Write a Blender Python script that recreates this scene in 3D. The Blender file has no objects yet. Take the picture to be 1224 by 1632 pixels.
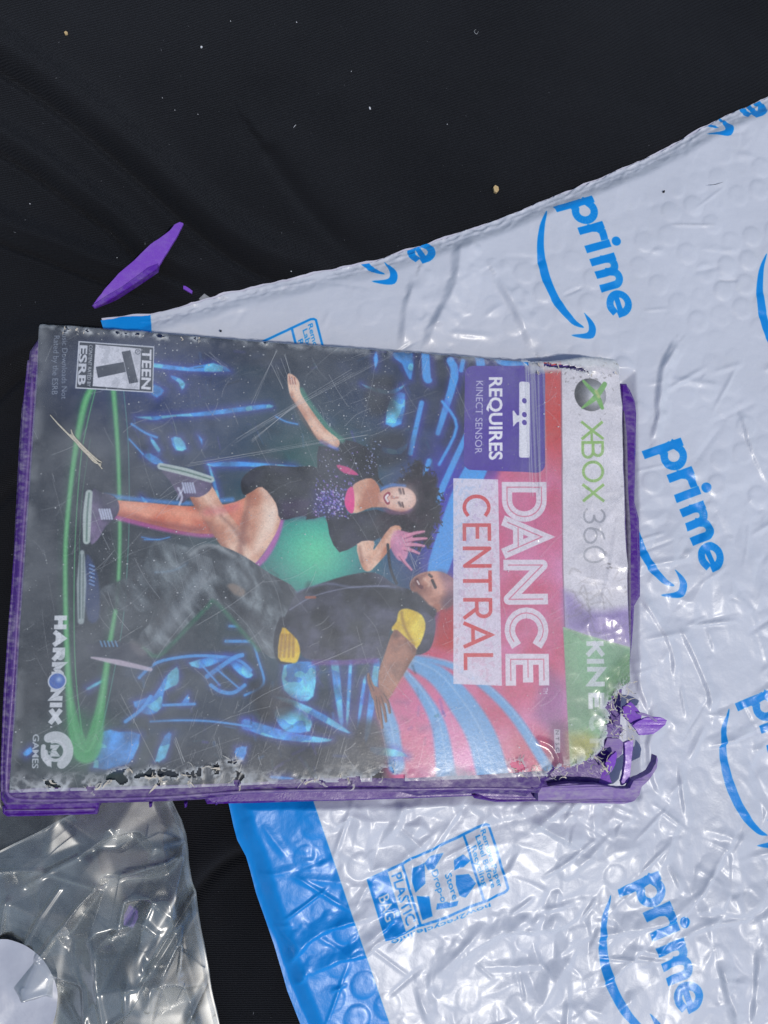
import bpy, math, random
import numpy as np
from mathutils import Matrix, Vector, geometry as mgeo

# ------------------------------------------------------------------ camera
MM = 0.001
ZT = 18.0                       # top of the game case, mm above the cloth
F = 1179.0                      # focal length in pixels of a 1224 x 1632 picture
R = np.array([[0.98679114, 0.011543, 0.1615859],
              [0.02972824, -0.99342229, -0.11058204],
              [0.15924659, 0.11392504, -0.98064347]])
CAM = np.array([-24.96639806, -11.94148284, 224.16820671 + ZT])

scene = bpy.context.scene
cd = bpy.data.cameras.new('camera'); cam = bpy.data.objects.new('camera', cd)
scene.collection.objects.link(cam)
cd.sensor_fit = 'VERTICAL'; cd.sensor_height = 24.0; cd.lens = 24.0 * F / 1632.0
cd.clip_start = 0.005; cd.clip_end = 20
mw = Matrix.Identity(4)
for i in range(3):
    mw[i][0] = R[0][i]; mw[i][1] = -R[1][i]; mw[i][2] = -R[2][i]; mw[i][3] = CAM[i] * MM
cam.matrix_world = mw
scene.camera = cam
scene.render.resolution_x = 768; scene.render.resolution_y = 1024

# ------------------------------------------------------------------ light
SUN_AZ = math.radians(-55)      # direction the light comes from: +x right, +y up in the picture
SUN_EL = math.radians(64)
world = bpy.data.worlds.new("World"); scene.world = world; world.use_nodes = True
wn = world.node_tree; bg = wn.nodes['Background']
sky = wn.nodes.new('ShaderNodeTexSky'); sky.sky_type = 'NISHITA'; sky.sun_disc = False
sky.sun_elevation = SUN_EL; sky.sun_rotation = math.radians(90) - SUN_AZ
wn.links.new(sky.outputs[0], bg.inputs[0]); bg.inputs[1].default_value = 0.10
sl = bpy.data.lights.new('sun', 'SUN'); sl.energy = 2.3; sl.angle = math.radians(0.8); sl.color = (1.0, 0.95, 0.87)
so = bpy.data.objects.new('sun', sl); scene.collection.objects.link(so)
sdir = Vector((math.cos(SUN_EL) * math.cos(SUN_AZ), math.cos(SUN_EL) * math.sin(SUN_AZ), math.sin(SUN_EL)))
so.rotation_euler = sdir.to_track_quat('Z', 'Y').to_euler()
so.location = sdir * 1.0
scene.view_settings.view_transform = 'Standard'; scene.view_settings.look = 'None'
scene.view_settings.exposure = -0.05; scene.view_settings.gamma = 1

# ------------------------------------------------------------------ maths helpers
def P(pts, z):
    """picture points -> points on the plane at height z (mm)"""
    pts = np.atleast_2d(np.asarray(pts, float))
    z = np.broadcast_to(np.asarray(z, float), (len(pts),))
    d = np.c_[(pts[:, 0] - 612) / F, (pts[:, 1] - 816) / F, np.ones(len(pts))] @ R
    t = (z - CAM[2]) / d[:, 2]
    return np.c_[CAM[0] + d[:, 0] * t, CAM[1] + d[:, 1] * t, z]

def P2(pts, z): return P(pts, z)[:, :2]

def crop(x0, y0, s, pts):
    return [(x0 + a / s, y0 + b / s) for a, b in pts]

def smooth_poly(p, n=4, closed=True):
    p = np.asarray(p, float); N = len(p); out = []
    rng = range(N) if closed else range(N - 1)
    for i in rng:
        if closed: a, b, c, d = p[i - 1], p[i], p[(i + 1) % N], p[(i + 2) % N]
        else: a, b, c, d = p[max(i - 1, 0)], p[i], p[i + 1], p[min(i + 2, N - 1)]
        for k in range(n):
            t = k / n
            out.append(.5 * (2 * b + (c - a) * t + (2 * a - 5 * b + 4 * c - d) * t * t + (3 * b - a - 3 * c + d) * t ** 3))
    if not closed: out.append(p[-1])
    return np.array(out)

def noise(x, y, sc, seed):
    r = np.random.RandomState(seed); L = r.rand(128, 128).astype(np.float32)
    x = np.asarray(x, np.float64) / sc + 1000; y = np.asarray(y, np.float64) / sc + 1000
    xi = np.floor(x).astype(int); yi = np.floor(y).astype(int); fx = x - xi; fy = y - yi
    fx = fx ** 3 * (fx * (fx * 6 - 15) + 10); fy = fy ** 3 * (fy * (fy * 6 - 15) + 10)
    xi &= 127; yi &= 127; x2 = (xi + 1) & 127; y2 = (yi + 1) & 127
    return (L[yi, xi] * (1 - fx) + L[yi, x2] * fx) * (1 - fy) + (L[y2, xi] * (1 - fx) + L[y2, x2] * fx) * fy

def fbm(x, y, sc, seed, o=4, g=.5):
    s = 0; a = 1; t = 0
    for k in range(o):
        c, q = math.cos(k * 1.3 + .4), math.sin(k * 1.3 + .4)
        s = s + a * noise(c * x - q * y, q * x + c * y, sc / 2 ** k, seed + k); t += a; a *= g
    return s / t

def ridged(x, y, sc, seed, o=3):
    s = 0; a = 1; t = 0
    for k in range(o):
        c, q = math.cos(k * 1.1 + .7), math.sin(k * 1.1 + .7)
        n = noise(c * x - q * y, q * x + c * y, sc / 1.9 ** k, seed + k)
        s = s + a * (1 - np.abs(2 * n - 1)) ** 1.5; t += a; a *= .5
    return s / t

def seg_dist(X, Y, a, b):
    ax, ay = a; bx, by = b; dx, dy = bx - ax, by - ay; L = dx * dx + dy * dy + 1e-12
    t = np.clip(((X - ax) * dx + (Y - ay) * dy) / L, 0, 1)
    return np.hypot(X - ax - t * dx, Y - ay - t * dy), t

def inside(X, Y, poly):
    ins = np.zeros(np.shape(X), bool); n = len(poly)
    for i in range(n):
        x1, y1 = poly[i]; x2, y2 = poly[(i + 1) % n]
        if y1 == y2: continue
        c = ((y1 > Y) != (y2 > Y)) & (X < (x2 - x1) * (Y - y1) / (y2 - y1) + x1)
        ins ^= c
    return ins

def sdf(X, Y, poly):
    d = np.full(np.shape(X), 1e9)
    for i in range(len(poly)):
        d = np.minimum(d, seg_dist(X, Y, poly[i], poly[(i + 1) % len(poly)])[0])
    return np.where(inside(X, Y, poly), -d, d)

# ------------------------------------------------------------------ flat print: a canvas in mm
def lin(c):
    c = np.asarray(c, float) / 255.0
    return c

class Canvas:
    def __init__(s, x0, y0, x1, y1, ppm, z, col=(0, 0, 0), ch=3):
        s.x0, s.y0, s.ppm, s.z = x0, y0, ppm, z
        s.W = int((x1 - x0) * ppm); s.H = int((y1 - y0) * ppm); s.x1 = x0 + s.W / ppm; s.y1 = y0 + s.H / ppm
        s.a = np.empty((s.H, s.W, ch), np.float32); s.a[:] = lin(col)[:ch] if ch == 3 else 0
    def grid(s, i0=0, i1=None, j0=0, j1=None):
        i1 = s.W if i1 is None else i1; j1 = s.H if j1 is None else j1
        return np.meshgrid(s.x0 + (np.arange(i0, i1) + .5) / s.ppm, s.y0 + (np.arange(j0, j1) + .5) / s.ppm)
    def _win(s, pts, m):
        mn = pts.min(0) - m; mx = pts.max(0) + m
        i0 = max(0, int((mn[0] - s.x0) * s.ppm)); i1 = min(s.W, int((mx[0] - s.x0) * s.ppm) + 2)
        j0 = max(0, int((mn[1] - s.y0) * s.ppm)); j1 = min(s.H, int((mx[1] - s.y0) * s.ppm) + 2)
        return (i0, i1, j0, j1) if i1 > i0 and j1 > j0 else None
    def put(s, w, al, col, X=None, Y=None):
        i0, i1, j0, j1 = w
        c = col(X, Y) if callable(col) else lin(col)
        v = s.a[j0:j1, i0:i1]
        if s.a.shape[2] == 1: v[:] = v * (1 - al[..., None]) + al[..., None] * (col if not callable(col) else c)
        else: v[:] = v * (1 - al[..., None]) + al[..., None] * c
    def conv(s, pts, px): return P2(pts, s.z) if px else np.asarray(pts, float)
    def fill(s, pts, col, a=1., soft=0., px=True, sm=0, grow=0., tex=None):
        pts = s.conv(pts, px)
        if sm: pts = smooth_poly(pts, sm)
        w = s._win(pts, soft + 1 + max(grow, 0))
        if not w: return
        X, Y = s.grid(*w); d = sdf(X, Y, pts) - grow
        e = max(soft, 1.0 / s.ppm)
        al = np.clip(.5 - d / e, 0, 1)
        if soft: al = al * al * (3 - 2 * al)
        if tex is not None: al = al * tex(X, Y)
        s.put(w, al * a, col, X, Y)
    def stroke(s, pts, wd, col, a=1., soft=0., px=True, sm=0, flat=False):
        pts = s.conv(pts, px); wd = np.broadcast_to(np.asarray(wd, float), (len(pts),))
        if sm:
            n = len(pts); pts = smooth_poly(pts, sm, False); wd = np.interp(np.linspace(0, n - 1, len(pts)), np.arange(n), wd)
        w = s._win(pts, soft + wd.max() + 1)
        if not w: return
        X, Y = s.grid(*w); D = np.full(X.shape, 1e9)
        for i in range(len(pts) - 1):
            d, t = seg_dist(X, Y, pts[i], pts[i + 1]); D = np.minimum(D, d - .5 * (wd[i] * (1 - t) + wd[i + 1] * t))
        e = max(soft, 1.0 / s.ppm); al = np.clip(.5 - D / e, 0, 1)
        if soft: al = al * al * (3 - 2 * al)
        s.put(w, al * a, col, X, Y)
    def mstroke(s, pts, w, col, a=1., soft=0., loop=False):
        p = np.asarray(pts, float); loop = loop or np.hypot(*(p[0] - p[-1])) < 1e-6
        if loop: p = p[:-1]
        p = p[[i for i in range(len(p)) if i == 0 or np.hypot(*(p[i] - p[i - 1])) > 1e-4]]
        if not loop:
            e0 = p[0] - p[1]; e1 = p[-1] - p[-2]; p[0] = p[0] + e0 / np.hypot(*e0) * w / 2; p[-1] = p[-1] + e1 / np.hypot(*e1) * w / 2
        n = len(p); m = n if loop else n - 1; h = w / 2
        d = [(p[(i + 1) % n] - p[i]) for i in range(m)]; d = [v / (np.hypot(*v) + 1e-9) for v in d]; nr = [np.array([-v[1], v[0]]) for v in d]
        def cor(i):
            a_, b_ = (i - 1) % n if loop else i - 1, i
            if not loop and i == 0: return nr[0] * h, None
            if not loop and i == n - 1: return nr[m - 1] * h, None
            q = nr[a_] + nr[b_]; L = q @ q
            return (q * (2 * h / L) if L > .55 else None), (a_, b_)
        win = s._win(p, soft + w + 1)
        if not win: return
        X, Y = s.grid(*win); D = np.full(X.shape, 1e9)
        for i in range(m):
            c0, _ = cor(i); c1, _ = cor((i + 1) % n if loop else i + 1)
            e0 = c0 if c0 is not None else nr[i] * h; e1 = c1 if c1 is not None else nr[i] * h
            D = np.minimum(D, sdf(X, Y, np.array([p[i] + e0, p[(i + 1) % n] + e1, p[(i + 1) % n] - e1, p[i] - e0])))
            if c1 is None: D = np.minimum(D, seg_dist(X, Y, p[(i + 1) % n], p[(i + 1) % n] + 1e-3)[0] - h)
        al = np.clip(.5 - D / max(soft, 1.0 / s.ppm), 0, 1); s.put(win, al * a, col, X, Y)
    def blob(s, c, rx, ry, col, a=1., p=2., ang=0.):
        c = P2([c], s.z)[0]; w = s._win(np.array([c]), max(rx, ry) * 2)
        if not w: return
        X, Y = s.grid(*w); q, r = math.cos(ang), math.sin(ang); dx, dy = X - c[0], Y - c[1]
        d = ((q * dx + r * dy) / rx) ** 2 + ((-r * dx + q * dy) / ry) ** 2
        s.put(w, np.exp(-d * 1.2) * a, col, X, Y)
    def tris(s, T, col, a=1.):
        """T: (n,3,2) triangles in mm, 3x supersampled"""
        if not len(T): return
        w = s._win(T.reshape(-1, 2), .5)
        if not w: return
        i0, i1, j0, j1 = w; k = 3; m = np.zeros(((j1 - j0) * k, (i1 - i0) * k), bool)
        q = (T - [s.x0 + i0 / s.ppm, s.y0 + j0 / s.ppm]) * s.ppm * k
        for t in q:
            lo = np.floor(t.min(0)).astype(int); hi = np.ceil(t.max(0)).astype(int) + 1
            lo = np.maximum(lo, 0); hi = np.minimum(hi, [m.shape[1], m.shape[0]])
            if (hi <= lo).any(): continue
            x = np.arange(lo[0], hi[0])[None] + .5; y = np.arange(lo[1], hi[1])[:, None] + .5
            (ax, ay), (bx, by), (cx, cy) = t
            e0 = (bx - ax) * (y - ay) - (by - ay) * (x - ax); e1 = (cx - bx) * (y - by) - (cy - by) * (x - bx); e2 = (ax - cx) * (y - cy) - (ay - cy) * (x - cx)
            m[lo[1]:hi[1], lo[0]:hi[0]] |= ((e0 >= 0) & (e1 >= 0) & (e2 >= 0)) | ((e0 <= 0) & (e1 <= 0) & (e2 <= 0))
        al = m.reshape(j1 - j0, k, i1 - i0, k).mean((1, 3)).astype(np.float32)
        X, Y = s.grid(*w); s.put(w, al * a, col, X, Y)
    def text(s, st, base0, base1, up, col, a=1., bold=0., px=True, fit=True, cap=None):
        """lettering from base0 to base1 (picture points); up: picture point of the capital height above base0"""
        b = s.conv([base0, base1, up], px); T, wid = text_tris(st, bold)
        ux = (b[1] - b[0]) / wid; uy = (b[2] - b[0]) / CAPH
        s.tris(T[..., :1] * ux + T[..., 1:2] * uy + b[0], col, a)
    def uv(s, V): return np.c_[(V[:, 0] - s.x0) / (s.x1 - s.x0), (V[:, 1] - s.y0) / (s.y1 - s.y0)]
    def image(s, name, data=False):
        im = bpy.data.images.new(name, s.W, s.H, alpha=False, is_data=data)
        buf = np.ones((s.H, s.W, 4), np.float32); buf[..., :3] = np.clip(s.a, 0, 1)
        im.pixels.foreach_set(buf.ravel()); im.update(); im.pack()
        return im

_tc = {}
def text_tris(st, bold=0.):
    k = (st, bold)
    if k in _tc: return _tc[k]
    cu = bpy.data.curves.new('t', 'FONT'); cu.body = st; cu.size = 1; cu.offset = bold; cu.resolution_u = 3
    o = bpy.data.objects.new('t', cu); scene.collection.objects.link(o)
    bpy.context.view_layer.update()
    me = o.to_mesh(); me.calc_loop_triangles()
    v = np.array([w.co[:2] for w in me.vertices]); f = np.array([t.vertices[:] for t in me.loop_triangles])
    o.to_mesh_clear(); bpy.data.objects.remove(o); bpy.data.curves.remove(cu)
    v[:, 0] -= v[:, 0].min(); T = v[f]
    _tc[k] = (T, v[:, 0].max()); return _tc[k]
CAPH = 0.7
_t, _w = text_tris('H'); CAPH = _t[..., 1].max()

# stroke lettering: glyphs in a unit box (x 0..1 along the line, y 0..1 up)
def arc(cx, cy, rx, ry, a0, a1, n=14):
    return [(cx + rx * math.cos(math.radians(a0 + (a1 - a0) * i / n)), cy + ry * math.sin(math.radians(a0 + (a1 - a0) * i / n))) for i in range(n + 1)]
G = {
 'D': [[(0, 0), (0, 1), (.45, 1)] + arc(.45, .5, .55, .5, 90, -90) + [(0, 0)]],
 'A': [[(0, 0), (.5, 1), (1, 0)], [(.2, .3), (.8, .3)]],
 'N': [[(0, 0), (0, 1), (1, 0), (1, 1)]],
 'C': [arc(.55, .5, .55, .5, 50, 310)],
 'E': [[(1, 1), (0, 1), (0, 0), (1, 0)], [(0, .52), (.85, .52)]],
 'T': [[(0, 1), (1, 1)], [(.5, 1), (.5, 0)]],
 'R': [[(0, 0), (0, 1), (.6, 1)] + arc(.6, .73, .35, .27, 90, -90) + [(0, .46)], [(.5, .46), (1, 0)]],
 'L': [[(0, 1), (0, 0), (1, 0)]],
 'X': [[(0, 1), (1, 0)], [(0, 0), (1, 1)]],
 'B': [[(0, 0), (0, 1), (.55, 1)] + arc(.55, .76, .35, .24, 90, -90) + [(0, .52)], [(.55, .52)] + arc(.6, .26, .4, .26, 90, -90) + [(0, 0)]],
 'O': [arc(.5, .5, .5, .5, 0, 360, 24)],
 '0': [arc(.5, .5, .5, .5, 0, 360, 24)],
 '3': [arc(.45, .75, .5, .25, 150, -90, 12)[::1] + arc(.45, .25, .55, .25, 90, -150, 12)],
 '6': [arc(.5, .3, .5, .3, 0, 360, 20), [(.02, .3), (.08, .6), (.3, .88), (.7, 1)]],
 'K': [[(0, 0), (0, 1)], [(1, 1), (0, .45)], [(.25, .58), (1, 0)]],
 'I': [[(.5, 0), (.5, 1)]],
 'M': [[(0, 0), (0, 1), (.5, .3), (1, 1), (1, 0)]],
 'H': [[(0, 0), (0, 1)], [(1, 0), (1, 1)], [(0, .5), (1, .5)]],
}
def glyph(cv, ch, q, w, col, a=1., soft=0.):
    """q: picture points (base start, base end, top start); strokes stay inside"""
    b = P2(q, cv.z); ex, ey = b[1] - b[0], b[2] - b[0]
    ix = .5 * w / np.linalg.norm(ex); iy = .5 * w / np.linalg.norm(ey)
    for st in G[ch]:
        p = np.array([b[0] + ex * (ix + x * (1 - 2 * ix)) + ey * (iy + y * (1 - 2 * iy)) for x, y in st])
        cv.mstroke(p, w, col, a, soft)

# ------------------------------------------------------------------ object helpers
C = scene.collection
def link(o, parent=None):
    C.objects.link(o)
    if parent is not None: o.parent = parent
    return o
def tag(o, label=None, cat=None, group=None, kind=None):
    for k, v in (('label', label), ('category', cat), ('group', group), ('kind', kind)):
        if v: o[k] = v
    return o
def thing(name, label, cat, loc=(0, 0, 0), group=None):
    o = bpy.data.objects.new(name, None); o.empty_display_size = .01
    o.location = [c * MM for c in loc]; link(o); return tag(o, label, cat, group)
def mesh_data(name, V, Fc, mat, smooth=True, uv=None):
    V = np.asarray(V, float) * MM; me = bpy.data.meshes.new(name)
    if isinstance(Fc, np.ndarray):
        n, k = Fc.shape
        me.vertices.add(len(V)); me.vertices.foreach_set('co', V.ravel())
        me.loops.add(n * k); me.loops.foreach_set('vertex_index', Fc.ravel().astype(np.int32))
        me.polygons.add(n); me.polygons.foreach_set('loop_start', (np.arange(n) * k).astype(np.int32))
        me.update(calc_edges=True)
    else:
        me.from_pydata([tuple(v) for v in V], [], [tuple(int(i) for i in f) for f in Fc])
    me.validate()
    if uv is not None:
        l = me.uv_layers.new(name='UVMap'); vi = np.empty(len(me.loops), np.int32); me.loops.foreach_get('vertex_index', vi)
        l.data.foreach_set('uv', np.asarray(uv, np.float32)[vi].ravel())
    me.polygons.foreach_set('use_smooth', [smooth] * len(me.polygons))
    if mat: me.materials.append(mat)
    return me
def obj(name, V, Fc, mat, parent=None, smooth=True, uv=None, loc=None):
    V = np.asarray(V, float)
    if parent is not None and loc is None: V = V - np.array(parent.location) / MM
    o = bpy.data.objects.new(name, mesh_data(name, V, Fc, mat, smooth, uv))
    link(o, parent)
    return o
def gridfaces(nu, nv, mask=None):
    i, j = np.meshgrid(np.arange(nu - 1), np.arange(nv - 1)); a = (j * nu + i).ravel()
    Fc = np.c_[a, a + 1, a + nu + 1, a + nu]
    return Fc if mask is None else Fc[mask.ravel()]
def compact(V, Fc, uv):
    u, inv = np.unique(Fc.ravel(), return_inverse=True)
    return V[u], inv.reshape(Fc.shape), (uv[u] if uv is not None else None)
def coons(top, left, right, bottom, nu, nv):
    """four picture-space curves already in mm (n,2); returns (nv,nu,2); row 0 at the bottom"""
    def rs(c, n):
        c = np.asarray(c); L = np.r_[0, np.cumsum(np.hypot(*np.diff(c, axis=0).T))]; t = np.linspace(0, L[-1], n)
        return np.c_[np.interp(t, L, c[:, 0]), np.interp(t, L, c[:, 1])]
    T, B = rs(top, nu), rs(bottom, nu); Lf, Rt = rs(left, nv), rs(right, nv)   # left/right go top -> bottom
    Lf, Rt = Lf[::-1], Rt[::-1]
    u = np.linspace(0, 1, nu)[None, :, None]; v = np.linspace(0, 1, nv)[:, None, None]
    return ((1 - v) * B[None] + v * T[None] + (1 - u) * Lf[:, None] + u * Rt[:, None]
            - ((1 - u) * (1 - v) * B[0] + u * (1 - v) * B[-1] + (1 - u) * v * T[0] + u * v * T[-1]))
def offset(poly, d):
    """inset (+d) a closed CCW polygon"""
    p = np.asarray(poly, float); a = np.roll(p, 1, 0); b = np.roll(p, -1, 0)
    e1 = p - a; e2 = b - p; e1 /= np.linalg.norm(e1, axis=1)[:, None] + 1e-9; e2 /= np.linalg.norm(e2, axis=1)[:, None] + 1e-9
    n1 = np.c_[-e1[:, 1], e1[:, 0]]; n2 = np.c_[-e2[:, 1], e2[:, 0]]; n = n1 + n2
    s = np.maximum((n * n).sum(1), .6)
    return p + n * (2 * d / s)[:, None]
def ccw(p):
    p = np.asarray(p, float); x, y = p.T
    return p if (x * np.roll(y, -1) - y * np.roll(x, -1)).sum() > 0 else p[::-1]
def plate(name, poly, prof, mat, parent=None, smooth=False, warp=None, cap_bottom=True):
    """a solid plate: poly in mm, prof = [(inset, z)...] from bottom to top"""
    poly = ccw(poly); n = len(poly); V = []; Fc = []
    for ins, z in prof:
        q = offset(poly, ins) if ins else poly
        V += [(x, y, z) for x, y in q]
    for k in range(len(prof) - 1):
        for i in range(n):
            j = (i + 1) % n; Fc.append((k * n + i, k * n + j, (k + 1) * n + j, (k + 1) * n + i))
    for k, flip in ((len(prof) - 1, False), (0, True)):
        if flip and not cap_bottom: continue
        ring = [Vector((V[k * n + i][0], V[k * n + i][1], 0)) for i in range(n)]
        for t in mgeo.tessellate_polygon([ring]):
            a, b, c = [k * n + q for q in t]
            A, B, D = np.array(V[a]), np.array(V[b]), np.array(V[c])
            up = np.cross(B - A, D - A)[2] > 0
            Fc.append((a, b, c) if up != flip else (a, c, b))
    V = np.array(V, float)
    if warp: V = warp(V)
    return obj(name, V, Fc, mat, parent, smooth)

# ------------------------------------------------------------------ materials
def new_mat(name):
    m = bpy.data.materials.new(name); m.use_nodes = True
    return m, m.node_tree.nodes, m.node_tree.links, m.node_tree.nodes['Principled BSDF']
def s2l(c): return tuple(((x / 255) / 12.92 if x / 255 < .04045 else ((x / 255 + .055) / 1.055) ** 2.4) for x in c) + (1,)
def setp(b, **k):
    for n, v in k.items():
        n = n.replace('_', ' ')
        for i in b.inputs:
            if i.name.lower() == n.lower(): i.default_value = v
def add_noise(nd, lk, scale, detail=6, rough=.6, coord='Object'):
    tc = nd.new('ShaderNodeTexCoord'); n = nd.new('ShaderNodeTexNoise'); n.inputs['Scale'].default_value = scale
    n.inputs['Detail'].default_value = detail; n.inputs['Roughness'].default_value = rough
    lk.new(tc.outputs[coord], n.inputs['Vector']); return n
def ramp(nd, lk, src, stops):
    r = nd.new('ShaderNodeValToRGB'); e = r.color_ramp.elements
    e[0].position, e[0].color = stops[0]; e[1].position, e[1].color = stops[-1]
    for p, c in stops[1:-1]: x = e.new(p); x.color = c
    lk.new(src, r.inputs[0]); return r
def bump(nd, lk, src, b, dist, strength=1., prev=None):
    n = nd.new('ShaderNodeBump'); n.inputs['Distance'].default_value = dist; n.inputs['Strength'].default_value = strength
    lk.new(src, n.inputs['Height'])
    if prev: lk.new(prev.outputs[0], n.inputs['Normal'])
    lk.new(n.outputs[0], b.inputs['Normal']); return n
g4 = lambda v: (v, v, v, 1)

def mat_cloth():
    m, nd, lk, b = new_mat('black_knit')
    tc = nd.new('ShaderNodeTexCoord'); mp = nd.new('ShaderNodeMapping'); mp.inputs['Rotation'].default_value[2] = math.radians(94)
    lk.new(tc.outputs['Object'], mp.inputs[0])
    w = nd.new('ShaderNodeTexWave'); w.inputs['Scale'].default_value = 520; w.inputs['Distortion'].default_value = 1.6
    w.inputs['Detail'].default_value = 3; w.inputs['Detail Scale'].default_value = 2.5; lk.new(mp.outputs[0], w.inputs[0])
    mp2 = nd.new('ShaderNodeMapping'); mp2.inputs['Rotation'].default_value[2] = math.radians(4); lk.new(tc.outputs['Object'], mp2.inputs[0])
    w2 = nd.new('ShaderNodeTexWave'); w2.inputs['Scale'].default_value = 700; w2.inputs['Distortion'].default_value = 3; lk.new(mp2.outputs[0], w2.inputs[0])
    fz = add_noise(nd, lk, 2600, 3); big = add_noise(nd, lk, 14, 4)
    mx = nd.new('ShaderNodeMath'); mx.operation = 'MULTIPLY_ADD'; mx.inputs[1].default_value = .5
    lk.new(w2.outputs['Fac'], mx.inputs[0]); lk.new(w.outputs['Fac'], mx.inputs[2])
    m2 = nd.new('ShaderNodeMath'); m2.operation = 'MULTIPLY_ADD'; m2.inputs[1].default_value = 1.2
    lk.new(fz.outputs['Fac'], m2.inputs[0]); lk.new(mx.outputs[0], m2.inputs[2])
    bump(nd, lk, m2.outputs[0], b, .0003, .9)
    r = ramp(nd, lk, m2.outputs[0], [(.5, (.0018, .0019, .0026, 1)), (1.6, (.0105, .0108, .0132, 1))])
    r2 = ramp(nd, lk, big.outputs['Fac'], [(.3, g4(.7)), (.7, g4(1.25))])
    mm = nd.new('ShaderNodeMix'); mm.data_type = 'RGBA'; mm.blend_type = 'MULTIPLY'; mm.inputs[0].default_value = 1
    lk.new(r.outputs[0], mm.inputs[6]); lk.new(r2.outputs[0], mm.inputs[7]); lk.new(mm.outputs[2], b.inputs['Base Color'])
    setp(b, roughness=.95, specular_ior_level=.12, sheen_weight=.05, sheen_roughness=.5)
    b.inputs['Sheen Tint'].default_value = (.6, .7, .9, 1)
    return m

def mat_image(name, im, rough=.45, spec=.4, coat=0., bscale=0., bdist=0., rvar=.1):
    m, nd, lk, b = new_mat(name)
    t = nd.new('ShaderNodeTexImage'); t.image = im; t.interpolation = 'Cubic'; t.extension = 'EXTEND'
    lk.new(t.outputs[0], b.inputs['Base Color'])
    n = add_noise(nd, lk, 90, 5); r = ramp(nd, lk, n.outputs['Fac'], [(.3, g4(rough - rvar)), (.7, g4(rough + rvar))])
    lk.new(r.outputs[0], b.inputs['Roughness'])
    setp(b, specular_ior_level=spec, coat_weight=coat, coat_roughness=.12)
    if bscale: n2 = add_noise(nd, lk, bscale, 6); bump(nd, lk, n2.outputs['Fac'], b, bdist, .6)
    return m

def mat_purple(name, base, dust=.35, rough=.35):
    m, nd, lk, b = new_mat(name)
    n = add_noise(nd, lk, 130, 8, .75); f = add_noise(nd, lk, 1500, 4, .7)
    tc = nd.new('ShaderNodeTexCoord'); mp = nd.new('ShaderNodeMapping'); mp.inputs['Scale'].default_value = (420, 900, 600); mp.inputs['Rotation'].default_value[2] = .9
    lk.new(tc.outputs['Object'], mp.inputs[0]); sc = nd.new('ShaderNodeTexNoise'); sc.inputs['Scale'].default_value = 1; sc.inputs['Detail'].default_value = 4
    lk.new(mp.outputs[0], sc.inputs['Vector'])
    ad = nd.new('ShaderNodeMath'); ad.operation = 'ADD'; lk.new(n.outputs['Fac'], ad.inputs[0]); lk.new(sc.outputs['Fac'], ad.inputs[1])
    r = ramp(nd, lk, ad.outputs[0], [(.92, g4(0)), (1.0, g4(dust * .3)), (1.25, g4(dust))])
    r.color_ramp.elements[0].position = .5
    e = nd.new('ShaderNodeMapRange'); e.inputs[1].default_value = .93; e.inputs[2].default_value = 1.35; e.inputs[4].default_value = dust
    lk.new(ad.outputs[0], e.inputs[0])
    mx = nd.new('ShaderNodeMix'); mx.data_type = 'RGBA'; mx.inputs[6].default_value = base; mx.inputs[7].default_value = (.45, .42, .48, 1)
    lk.new(e.outputs[0], mx.inputs[0]); lk.new(mx.outputs[2], b.inputs['Base Color'])
    rr = nd.new('ShaderNodeMapRange'); rr.inputs[1].default_value = .35; rr.inputs[2].default_value = .65; rr.inputs[3].default_value = rough - .1; rr.inputs[4].default_value = rough + .3
    lk.new(n.outputs['Fac'], rr.inputs[0]); lk.new(rr.outputs[0], b.inputs['Roughness'])
    setp(b, subsurface_weight=.0, specular_ior_level=.5)
    bump(nd, lk, f.outputs['Fac'], b, .00012, .5)
    nd.remove(r)
    return m

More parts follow.
